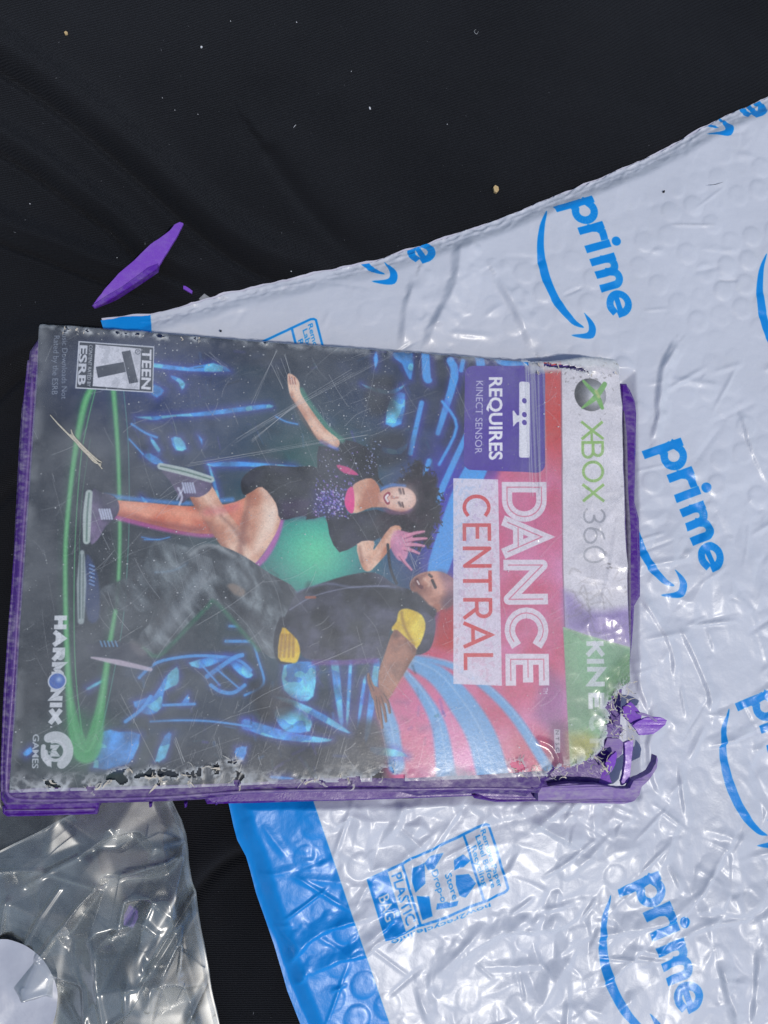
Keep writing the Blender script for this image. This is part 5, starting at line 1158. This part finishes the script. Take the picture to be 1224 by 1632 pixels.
    # --- shreds of torn film and paper along the tears
    shred = mat_film('shred_film', None, col=(.60, .59, .56, 1), base_a=.55, rough=.4, spec=.5); paper = mat_plain('torn_paper', s2l((186, 178, 164)), s2l((214, 208, 198)), 900, .8)
    rnd = random.Random(21)
    def ribbon(a, an, L, w, lift, cur, mat, name='film_shred', z=ZF):
        n = 7; V = []; x, y = a; zz = z + .1
        for i in range(n):
            t = i / (n - 1); nx, ny = -math.sin(an), math.cos(an); ww = w * (1 - t) ** .7 * .5 + .04; tw = rnd.uniform(-.2, .2)
            V += [(x + nx * ww, y + ny * ww, zz + tw), (x - nx * ww, y - ny * ww, zz - tw)]
            x += math.cos(an) * L / n; y += math.sin(an) * L / n; an += cur / n + rnd.uniform(-.25, .25); zz = z + .1 + lift * math.sin(t * 2.4) + rnd.uniform(-.05, .05)
        return obj(name, np.array(V), [(2 * i, 2 * i + 2, 2 * i + 3, 2 * i + 1) for i in range(n - 1)], mat, root)
    for h, mm_ in zip(hp[:16], HOLES[:16]):
        for k in range(4):
            i = rnd.randrange(len(h)); c = h.mean(0); d = h[i] - c; an = math.atan2(d[1], d[0]) + rnd.choice([0, 3.0, 1.4]) + rnd.uniform(-.6, .6)
            ribbon(h[i], an, rnd.uniform(1.0, 4.0), rnd.uniform(.2, .7), rnd.uniform(.1, .8), rnd.uniform(-2.5, 2.5), rnd.choice([shred, shred, paper]))
    tear = [(1006, 1086), (992, 1094), (984, 1104), (974, 1114), (968, 1124), (985, 1100), (1000, 1100), (970, 1140), (980, 1130), (992, 1120), (1000, 1115), (990, 1135), (1004, 1128), (966, 1150), (975, 1150), (986, 1160), (996, 1168), (1004, 1160), (978, 1172), (966, 1176), (1002, 1178), (956, 1196), (944, 1206), (930, 1214), (950, 1210), (962, 1225), (940, 1228), (915, 1222), (972, 1218)]
    for k in range(95):
        a = rnd.choice(tear); a = P2([(a[0] + rnd.gauss(0, 3), a[1] + rnd.gauss(0, 3))], ZF - 1)[0]
        ribbon(a, rnd.uniform(0, 6.28), rnd.uniform(1.2, 4.6), rnd.uniform(.12, .42), rnd.uniform(.1, 1.1), rnd.uniform(-3.5, 3.5), rnd.choice([shred, paper, paper]), z=ZF - .9 + rnd.uniform(-.8, .8))
    for k in range(38):
        x = rnd.uniform(815, 905); a = P2([(x, 1231 + rnd.gauss(0, 5))], ZF - 1)[0]
        ribbon(a, rnd.uniform(0, 6.28), rnd.uniform(1, 3.6), rnd.uniform(.1, .35), rnd.uniform(.1, .7), rnd.uniform(-3, 3), rnd.choice([shred, paper]), z=ZF - .8)
    for k in range(26):
        x = rnd.uniform(850, 985); a = P2([(x, 578 + rnd.choice([0, 15]) + rnd.gauss(0, 1.5))], ZF)[0]
        ribbon(a, rnd.gauss(-1.4, .6), rnd.uniform(.8, 2.4), rnd.uniform(.2, .5), rnd.uniform(.0, .6), rnd.uniform(-2, 2), rnd.choice([shred, paper]))
    for k in range(16):
        x = rnd.uniform(100, 320); a = P2([(x, 519 + (x - 62) * .065 + rnd.uniform(3, 9))], ZF)[0]
        ribbon(a, rnd.uniform(0, 6.28), rnd.uniform(.6, 1.6), rnd.uniform(.2, .4), .2, rnd.uniform(-2, 2), rnd.choice([shred, paper]))
    # --- the broken corner: bent pieces of purple plastic
    c5 = lambda p: crop(900, 1060, 6.8, p)
    def tilt(z0, cx, cy, gx, gy, cur=0.):
        c = P2([(cx, cy)], z0)[0]
        def f(V):
            V = V.copy(); dx, dy = V[:, 0] - c[0], V[:, 1] - c[1]; V[:, 2] += gx * dx + gy * dy + cur * (dx * dx + dy * dy); return V
        return f
    mb = mat_purple('purple_fresh_break', s2l((126, 70, 190)), .15, .28); mo = mat_purple('purple_scuffed', s2l((132, 108, 172)), .6, .5)
    def piece(pts, z, th, mat, w=None, name='broken_piece'):
        p = P2(ragged(c5(pts), .25, 3, int(pts[0][0])), z); return plate(name, p, [(.08, z), (0, z + .08), (0, z + th - .08), (.08, z + th)], mat, root, warp=w)
    piece([(0, 1250), (120, 1262), (300, 1262), (480, 1300), (560, 1312), (650, 1300), (690, 1225), (780, 1190), (870, 1130), (930, 1040), (943, 960), (958, 1010), (940, 1100), (850, 1220), (775, 1300), (760, 1380), (700, 1440), (600, 1470), (270, 1468), (-180, 1452), (-330, 1440), (-330, 1300)], 10.2, 3.4, mo, lambda V: np.c_[V[:, 0], V[:, 1], V[:, 2] + .25 * np.sin(V[:, 0] * .9)], 'bent_edge')
    piece([(300, 1110), (395, 1070), (450, 1150), (478, 1262), (400, 1292), (310, 1252), (240, 1240), (100, 1236), (60, 1140)], 8.5, 1.2, mb, tilt(8.5, 955, 1230, .25, -.1))
    piece([(620, 835), (712, 790), (712, 900), (702, 1000), (692, 1190), (672, 1262), (610, 1300), (600, 1255), (622, 1180), (636, 1000)], 10.5, 1.4, mb, tilt(10.5, 997, 1210, .1, .06), 'strut')
    piece([(412, 1052), (470, 985), (541, 930), (556, 960), (552, 1060), (528, 1120), (500, 1162), (460, 1130)], 12.0, 1.0, mb, tilt(12, 972, 1213, -.35, .2), 'splinter')
    piece([(385, 1062), (400, 1058), (470, 1150), (455, 1165)], 13.3, .5, paper, None, 'paper_strip')
    piece([(440, 780), (560, 782), (612, 830), (605, 960), (562, 1012), (540, 930), (430, 975), (415, 930)], 9.5, 1.0, mo, tilt(9.5, 975, 1190, .2, .3), 'splinter')
    piece([(450, 640), (512, 620), (592, 640), (604, 700), (577, 742), (542, 782), (448, 784), (445, 700)], 13.0, 1.0, mo, tilt(13, 977, 1163, .4, .1, -.02))
    piece([(683, 388), (716, 420), (745, 450), (802, 525), (802, 592), (722, 642), (672, 590), (632, 540), (622, 450)], 13.5, 1.0, mb, tilt(13.5, 1002, 1135, .35, .3))
    piece([(722, 650), (770, 606), (832, 565), (905, 548), (992, 552), (1066, 584), (1058, 606), (1050, 632), (990, 690), (932, 738), (860, 748), (802, 757), (762, 702)], 14.2, .9, mb, tilt(14.2, 1012, 1156, .32, .12, -.018), 'torn_flap')
    piece([(780, 512), (860, 520), (930, 548), (990, 600), (975, 612), (900, 560), (800, 535)], 16.0, .5, mo, tilt(16, 1030, 1142, .2, .0), 'splinter')
    return root
build_case()

# ================================================================== the clear bag
def build_bag():
    root = thing('clear_plastic_bag', 'crinkled clear plastic bag with a round white label, lying below the case', 'plastic bag', (-95, -110, 2))
    cb = lambda p: crop(0, 1240, 3.4, p)
    ridges = [[(510, 240, 5), (520, 330, 6), (450, 390, 5.5), (340, 450, 4.5), (230, 520, 4), (140, 580, 2)], [(530, 370, 3), (575, 485, 6), (540, 560, 7), (460, 640, 7), (400, 720, 7), (330, 800, 6), (225, 945, 4)],
              [(915, 145, 3), (945, 240, 5), (1000, 350, 4), (850, 330, 6), (830, 400, 5), (950, 405, 7), (985, 410, 3)], [(960, 405, 7), (830, 440, 7), (700, 490, 6), (570, 585, 3)],
              [(855, 590, 8), (1000, 720, 7), (1026, 690, 4)], [(855, 590, 8), (805, 700, 8), (720, 820, 3)], [(805, 705, 8), (870, 760, 7)], [(515, 800, 7), (560, 860, 9), (575, 1060, 9), (600, 1260, 8)],
              [(225, 950, 4), (300, 1020, 4.5), (460, 1070, 5), (400, 920, 4), (395, 830, 3.5)], [(720, 1020, 8), (850, 1030, 9), (990, 1010, 9), (1120, 1100, 7), (985, 1333, 5)],
              [(1030, 720, 6), (900, 1010, 8), (840, 1240, 7)], [(700, 620, 7), (665, 770, 6), (590, 860, 3)], [(480, 1070, 6), (500, 1220, 8), (520, 1333, 8)], [(600, 1260, 8), (720, 1160, 8), (720, 1030, 8)],
              [(995, 430, 5), (960, 600, 8), (1000, 800, 8), (980, 1000, 8)], [(780, 850, 6), (830, 1010, 8), (830, 1160, 8)], [(0, 500, 3), (260, 490, 3.4), (600, 540, 3.2), (900, 520, 3.2)], [(160, 1140, 6.5), (280, 1120, 5)], [(1120, 1100, 7), (1160, 1280, 4)],
              [(60, 640, 5), (20, 820, 4)], [(350, 560, 5), (240, 720, 5), (140, 900, 3)], [(610, 180, 5), (640, 300, 3), (760, 260, 5)]]
    rs = np.random.RandomState(5); pts, zs, ed = [], [], []
    for r in ridges:
        b0 = len(pts)
        for x, y, z in r: pts.append(tuple(P2(cb([(x, y)]), 6)[0])); zs.append(z * 1.5 + .4)
        ed += [(b0 + i, b0 + i + 1) for i in range(len(r) - 1)]
    hard = np.array(pts); lo = P2([(-230, 1760)], 4)[0]; hi = P2([(380, 1225)], 4)[0]
    for k in range(110):
        p = np.array([rs.uniform(lo[0], hi[0]), rs.uniform(lo[1], hi[1])])
        if np.hypot(*(hard - p).T).min() > 2.6: pts.append(tuple(p)); zs.append(rs.choice([1.2, 2.2, 3.2, 5.2]) + rs.rand())
    for x, y in ((lo[0] - 5, lo[1] - 5), (hi[0] + 5, lo[1] - 5), (hi[0] + 5, hi[1] + 5), (lo[0] - 5, hi[1] + 5)): pts.append((x, y)); zs.append(2)
    film = mat_film('clear_bag_film', None, .06, col=(.64, .74, .77, 1), base_a=.15, rough=.27, gain=1, spec=3.2)
    film2 = mat_film('clear_bag_back', None, .06, col=(.60, .70, .74, 1), base_a=.07, rough=.3, spec=2.0)
    gx = np.arange(lo[0] - 6, hi[0] + 6, .55); gy = np.arange(lo[1] - 6, hi[1] + 6, .55); GX, GY = np.meshgrid(gx, gy)
    H = facet_field(pts, zs, ed, GX, GY)
    def samp(X, Y):
        i = np.clip((X - gx[0]) / .55, 0, len(gx) - 1.01); j = np.clip((Y - gy[0]) / .55, 0, len(gy) - 1.01); a, b = i.astype(int), j.astype(int); u, v = i - a, j - b
        return (H[b, a] * (1 - u) + H[b, a + 1] * u) * (1 - v) + (H[b + 1, a] * (1 - u) + H[b + 1, a + 1] * u) * v
    right = [(262, 1238), (272, 1283), (286, 1312), (295, 1342), (300, 1380), (308, 1420), (318, 1480), (330, 1540), (336, 1580), (348, 1632), (362, 1700), (372, 1760)]
    front_top = [(-225, 1446), (-100, 1396), (0, 1355), (60, 1326), (103, 1302), (130, 1288), (170, 1262), (200, 1244), (262, 1238)]
    back_top = [(-225, 1290), (-100, 1276), (0, 1262), (120, 1244), (262, 1238)]
    casep = P2([(-4, 1290), (158, 1286), (700, 1268), (700, 900), (20, 900)], 9)
    bfield = Field(lo[0] - 20, lo[1] - 20, hi[0] + 20, hi[1] + 20, 16, 91, .6, 2)
    for name, tp, mat, zoff, sc, seed in (('back_film', back_top, film2, .3, .35, 3), ('front_film', front_top, film, 1.2, 1.0, 5)):
        T, Rr = P2(tp, 4), P2(right, 4); Lf = P2([tp[0], (-225, 1760)], 4); Bt = np.array([Lf[-1], Rr[-1]])
        nu, nv = (330, 400) if seed == 5 else (160, 190); Q = coons(T, Lf, Rr, Bt, nu, nv); X, Y = Q[..., 0], Q[..., 1]
        Z = samp(X, Y) if seed == 5 else 1 + 7 * bfield(X, Y)
        Z = Z * sc + .12 * (fbm(X, Y, 8, 610 + seed, 2) - .5) + .5 * (ridged(X, Y, 24, 620 + seed, 1) - .5)
        er = poly_dist(X, Y, Rr); Z = Z * (.25 + .75 * np.clip(er / 5, 0, 1)); et = poly_dist(X, Y, T)
        if seed == 5:
            for rg in ridges:
                q = P2(cb([(a, b) for a, b, _ in rg]), 6); m = (X > q[:, 0].min() - 3) & (X < q[:, 0].max() + 3) & (Y > q[:, 1].min() - 3) & (Y < q[:, 1].max() + 3)
                if m.any(): Z[m] += .8 * np.exp(-(poly_dist(X[m], Y[m], q) / .85) ** 2)
        if seed == 5: Z = np.where(et < 6, Z * (.5 + .5 * et / 6), Z) + .5 * np.exp(-(et / .4) ** 2)
        Z = Z + np.maximum(cloth_h(X, Y), -1.5) + zoff
        m = sdf(X, Y, casep); lim = 2.6 + zoff * .5 + np.clip(m, 0, 30) * .7; Z = np.where(Z > lim, lim, Z)
        Z = np.maximum(Z, cloth_h(X, Y) + .3 + zoff * .3)
        V = np.c_[X.ravel(), Y.ravel(), Z.ravel()]; obj(name, V, gridfaces(nu, nv), mat, root)
        if seed == 5: FX = (X, Y, Z)
    # welded side seam
    Rr = P2(smooth_poly(right, 5, False), 4); n = len(Rr); V = []
    zc = cloth_z(Rr)
    for i in range(n): V += [(Rr[i][0] - 1.4, Rr[i][1], zc[i] + 2.0), (Rr[i][0] + .3, Rr[i][1], zc[i] + 1.1 + .3 * math.sin(i * 1.7))]
    obj('side_seam', np.array(V), [(2 * i, 2 * i + 1, 2 * i + 3, 2 * i + 2) for i in range(n - 1)], film, root)
    # round label on the film
    m, nd, lk, b = new_mat('white_label'); setp(b, roughness=.42, specular_ior_level=.5); b.inputs['Base Color'].default_value = s2l((176, 180, 194))
    ns = add_noise(nd, lk, 120, 4); bump(nd, lk, ns.outputs['Fac'], b, .0006, .5); rr_ = ramp(nd, lk, ns.outputs['Fac'], [(.3, s2l((168, 172, 186))), (.7, s2l((184, 188, 200)))]); lk.new(rr_.outputs[0], b.inputs['Base Color'])
    c = P2([(-15, 1605)], 9)[0]; rad = P2([(91, 1605)], 9)[0][0] - c[0]; V = [(c[0], c[1])]; nr, na = 16, 72
    for k in range(1, nr + 1): V += [(c[0] + rad * k / nr * math.cos(a), c[1] + rad * k / nr * math.sin(a)) for a in np.linspace(0, 2 * math.pi, na, False)]
    V = np.array(V); Z = samp(V[:, 0], V[:, 1]); zl = Z + np.maximum(cloth_h(V[:, 0], V[:, 1]), -1.5) + 1.2; Z = np.maximum(zl.mean() + .3 * (zl - zl.mean()), 0) + 1.6
    Fc = [(0, 1 + i, 1 + (i + 1) % na) for i in range(na)] + [(1 + (k - 1) * na + i, 1 + k * na + i, 1 + k * na + (i + 1) % na, 1 + (k - 1) * na + (i + 1) % na) for k in range(1, nr) for i in range(na)]
    obj('round_label', np.c_[V, Z], Fc, m, root)
build_bag()

# ================================================================== broken bits and crumbs
def bits():
    mb = mat_purple('purple_shard', s2l((124, 76, 190)), .12, .2); md = mat_purple('purple_shard_flange', s2l((88, 36, 158)), .2, .3)
    c1 = lambda p: crop(120, 340, 5.1, p)
    ce = P2(c1([(500, 430)]), 8)[0]
    root = thing('plastic_shard', 'long pointed purple plastic shard on the black cloth above the case', 'plastic shard', (ce[0], ce[1], 6))
    def w(V): V = V.copy(); V[:, 2] += .10 * (V[:, 0] - ce[0]) + .22 * (V[:, 1] - ce[1]) + .004 * (V[:, 0] - ce[0]) ** 2; return V
    plate('broken_face', P2(ragged(c1([(122, 722), (145, 690), (225, 598), (350, 480), (480, 390), (620, 277), (720, 225), (780, 190), (820, 150), (865, 135), (893, 150), (850, 220), (790, 300), (700, 420), (680, 440), (500, 520), (370, 600), (250, 660)]), .18, 3, 2), 7), [(.1, 6.2), (0, 6.35), (0, 7.3), (.15, 7.5)], mb, root, warp=w)
    plate('flange', P2(c1([(120, 724), (250, 648), (370, 590), (500, 512), (600, 450), (682, 428), (672, 466), (600, 505), (500, 560), (370, 630), (260, 690), (140, 746)]), 7), [(.1, 4.8), (0, 5), (0, 7.9), (.2, 8.15), (.9, 8.15), (1.1, 7.7)], md, root, warp=w)
    def little(name, label, cat, pts, z, th, mat, wz=None, group=None):
        p = P2(pts, z); c = p.mean(0); zz = float(cloth_z(c)[0]) if z < 6 else z
        base = zz + .15
        o = plate(name, p - c, [(.03, 0), (0, th * .3), (0, th * .7), (.05, th)], mat)
        o.location = (c[0] * MM, c[1] * MM, base * MM); tag(o, label, cat, group); return o
    little('plastic_chip', 'tiny purple plastic chip between the long shard and the mailer edge', 'plastic chip', c1([(880, 600), (900, 603), (930, 622), (956, 642), (950, 664), (932, 655), (905, 640), (880, 625)]), 3, .9, mb)
    little('film_scrap', 'small curled grey film scrap poking out at the mailer edge', 'film scrap', c1([(1000, 682), (1046, 638), (1090, 668), (1130, 680), (1182, 696), (1160, 712), (1080, 716), (1030, 706)]), 4, .3, mat_plain('grey_film', s2l((128, 130, 134)), s2l((150, 152, 156)), 500, .3, .6))
    tan = mat_plain('tan_crumb', s2l((178, 150, 104)), s2l((206, 184, 140)), 1500, .8); wh = mat_plain('white_lint', s2l((190, 194, 200)), s2l((220, 222, 226)), 2000, .9); dk = mat_plain('dark_fibre', s2l((18, 18, 22)), s2l((34, 32, 34)), 2000, .8)
    c4 = lambda p: crop(600, 100, 1.9615, p)
    little('crumb', 'pale tan angular crumb on the black cloth, left of the mailer top edge', 'crumb', c4([(368, 384), (374, 377), (384, 383), (386, 393), (379, 401), (371, 397)]), 3, 1.1, tan)
    little('crumb', 'tiny round brown crumb near the upper left corner of the cloth', 'crumb', [(100, 46), (103, 44), (106, 46), (106, 49), (102, 50)], 3, .6, tan)
    little('lint_speck', 'bright white speck alone in the upper left part of the cloth', 'lint speck', [(319, 69), (321, 68.4), (322.4, 70), (321, 72), (319, 71.4)], 3, .4, wh)
    little('lint_speck', 'white elongated speck at the top centre of the cloth', 'lint speck', [(589, 165), (591, 165), (592.5, 168), (591, 169.5), (589.6, 168)], 3, .4, wh)
    def fibre(name, label, cat, pts, r, mat, z=None, group=None):
        q = smooth_poly(P2(pts, 3 if z is None else z), 5, False); c = q.mean(0); zz = (cloth_z(q) if z is None else np.full(len(q), z)) + r + .12
        V = []; n = len(q)
        for i in range(n):
            t = q[min(i + 1, n - 1)] - q[max(i - 1, 0)]; t /= np.hypot(*t) + 1e-9; nn = np.array([-t[1], t[0]]); f = math.sin(math.pi * min(max(i / (n - 1), .08), .92)) ** .5
            for a in range(5): u = 2 * math.pi * a / 5; V.append((q[i][0] - c[0] + nn[0] * r * f * math.cos(u), q[i][1] - c[1] + nn[1] * r * f * math.cos(u), zz[i] - zz.mean() + r * f * math.sin(u) + .25 * math.sin(3 * i / n)))
        Fc = [(i * 5 + k, i * 5 + (k + 1) % 5, (i + 1) * 5 + (k + 1) % 5, (i + 1) * 5 + k) for i in range(n - 1) for k in range(5)]
        o = obj(name, np.array(V), Fc, mat); o.location = (c[0] * MM, c[1] * MM, float(zz.mean()) * MM); tag(o, label, cat, group); return o
    fibre('lint_fibre', 'thin curled pale fibre at the top of the cloth, right of centre', 'fibre', [(761, 40), (758, 44), (762, 48), (765, 43)], .06, wh)
    fibre('lint_fibre', 'short straight grey fibre on the upper middle of the cloth', 'fibre', [(468, 200), (472, 195)], .09, wh)
    fibre('hair', 'thin dark curved hair on the white mailer near its upper right', 'hair', crop(1000, 100, 5.46, [(700, 1063), (745, 1066), (785, 1058), (830, 1040)]), .08, dk, z=7.6)
    # split straw on the cover
    st = mat_plain('straw', s2l((176, 170, 156)), s2l((214, 208, 194)), 1800, .7); c0 = P2([(125, 705)], ZT)[0]
    r2 = thing('straw_splinter', 'thin split straw splinter lying on the lower left of the cover', 'splinter', (c0[0], c0[1], ZT + .3))
    ca = lambda p: crop(0, 480, 2.914, p)
    for pts, rr in ((ca([(235, 530), (275, 575), (330, 630), (390, 690), (440, 735), (476, 780)]), .32), (ca([(332, 598), (345, 630), (400, 690), (450, 735), (475, 750)]), .34), (ca([(330, 620), (370, 672), (420, 722), (470, 765)]), .42), (ca([(395, 700), (440, 748), (472, 757)]), .26)):
        q = smooth_poly(P2(pts, ZT), 4, False); n = len(q); V = []
        for i in range(n):
            t = q[min(i + 1, n - 1)] - q[max(i - 1, 0)]; t /= np.hypot(*t); nn = np.array([-t[1], t[0]]); f = .35 + .65 * math.sin(math.pi * min(max(i / (n - 1), .05), .95))
            for a in range(5): u = 2 * math.pi * a / 5; V.append((q[i][0] + nn[0] * rr * f * math.cos(u), q[i][1] + nn[1] * rr * f * math.cos(u), ZT + .45 + rr * f * math.sin(u) + .12 * math.sin(i * .5)))
        obj('strand', np.array(V), [(i * 5 + k, i * 5 + (k + 1) % 5, (i + 1) * 5 + (k + 1) % 5, (i + 1) * 5 + k) for i in range(n - 1) for k in range(5)], st, r2)
    # purple fragment under the bag film
    little('plastic_chip', 'purple plastic chip seen through the clear bag film', 'plastic chip', crop(0, 1240, 3.4, [(700, 690), (745, 720), (748, 760), (720, 818), (668, 800), (670, 745)]), 4, 1.5, mb)
    for x, y, l in ((352, 528, 'black speck on the mailer just above the case edge'), (1057, 306, 'small dark speck on the mailer, left of the hair')):
        little('dark_speck', l, 'speck', [(x - 1.6, y), (x, y - 2), (x + 1.8, y - .4), (x + 1, y + 2), (x - 1, y + 1.6)], 6.6, .5, dk)
    rs = random.Random(31)
    for x, y, l in ((258, 152, 'pinpoint pale speck on the cloth, left one of a close pair at upper left'), (278, 172, 'pinpoint pale speck on the cloth, right one of a close pair at upper left'), (367, 27, 'pinpoint speck on the cloth near the top frame edge, left of centre'),
                    (473, 29, 'pinpoint speck on the cloth near the top frame edge, at the centre'), (315, 179, 'pinpoint pale speck midway between the top frame edge and the shard tip'), (561, 107, 'pinpoint speck on the cloth below and left of the curled fibre'),
                    (715, 192, 'faint speck on the cloth above the tan crumb'), (464, 433, 'faint speck on the cloth just above the mailer top edge'), (188, 414, 'faint speck on the cloth directly above the middle of the shard'), (45, 320, 'faint speck on the cloth near the left frame edge')):
        r = rs.uniform(.7, 1.2); little('lint_speck', l, 'lint speck', [(x - r, y), (x, y - r * .8), (x + r, y + .2), (x, y + r)], 3, .25, wh, group='pale lint specks on the cloth')
    # fine dust, too small and too many to count
    V, Fc = [], []; q = np.array([(rs.uniform(-200, 200), rs.uniform(-190, 190)) for _ in range(500)]); z = cloth_z(q)
    for (x, y), zz in zip(q, z):
        r = rs.uniform(.04, .10); a = rs.uniform(0, 3); L = rs.choice([1, 1, 1, 3, 6]); b = len(V); dx, dy = math.cos(a) * r * L, math.sin(a) * r * L; ex, ey = -math.sin(a) * r, math.cos(a) * r
        V += [(x + dx, y + dy, zz + .2), (x + ex, y + ey, zz + .2), (x - dx, y - dy, zz + .2), (x - ex, y - ey, zz + .2), (x, y, zz + .2 + r)]; Fc += [(b, b + 1, b + 4), (b + 1, b + 2, b + 4), (b + 2, b + 3, b + 4), (b + 3, b, b + 4)]
    o = obj('lint_dust', np.array(V), Fc, mat_plain('grey_dust', s2l((80, 84, 92)), s2l((120, 122, 128)), 2000, .9)); tag(o, 'fine grey lint dust sprinkled over the black cloth', 'dust', None, 'stuff')
bits()
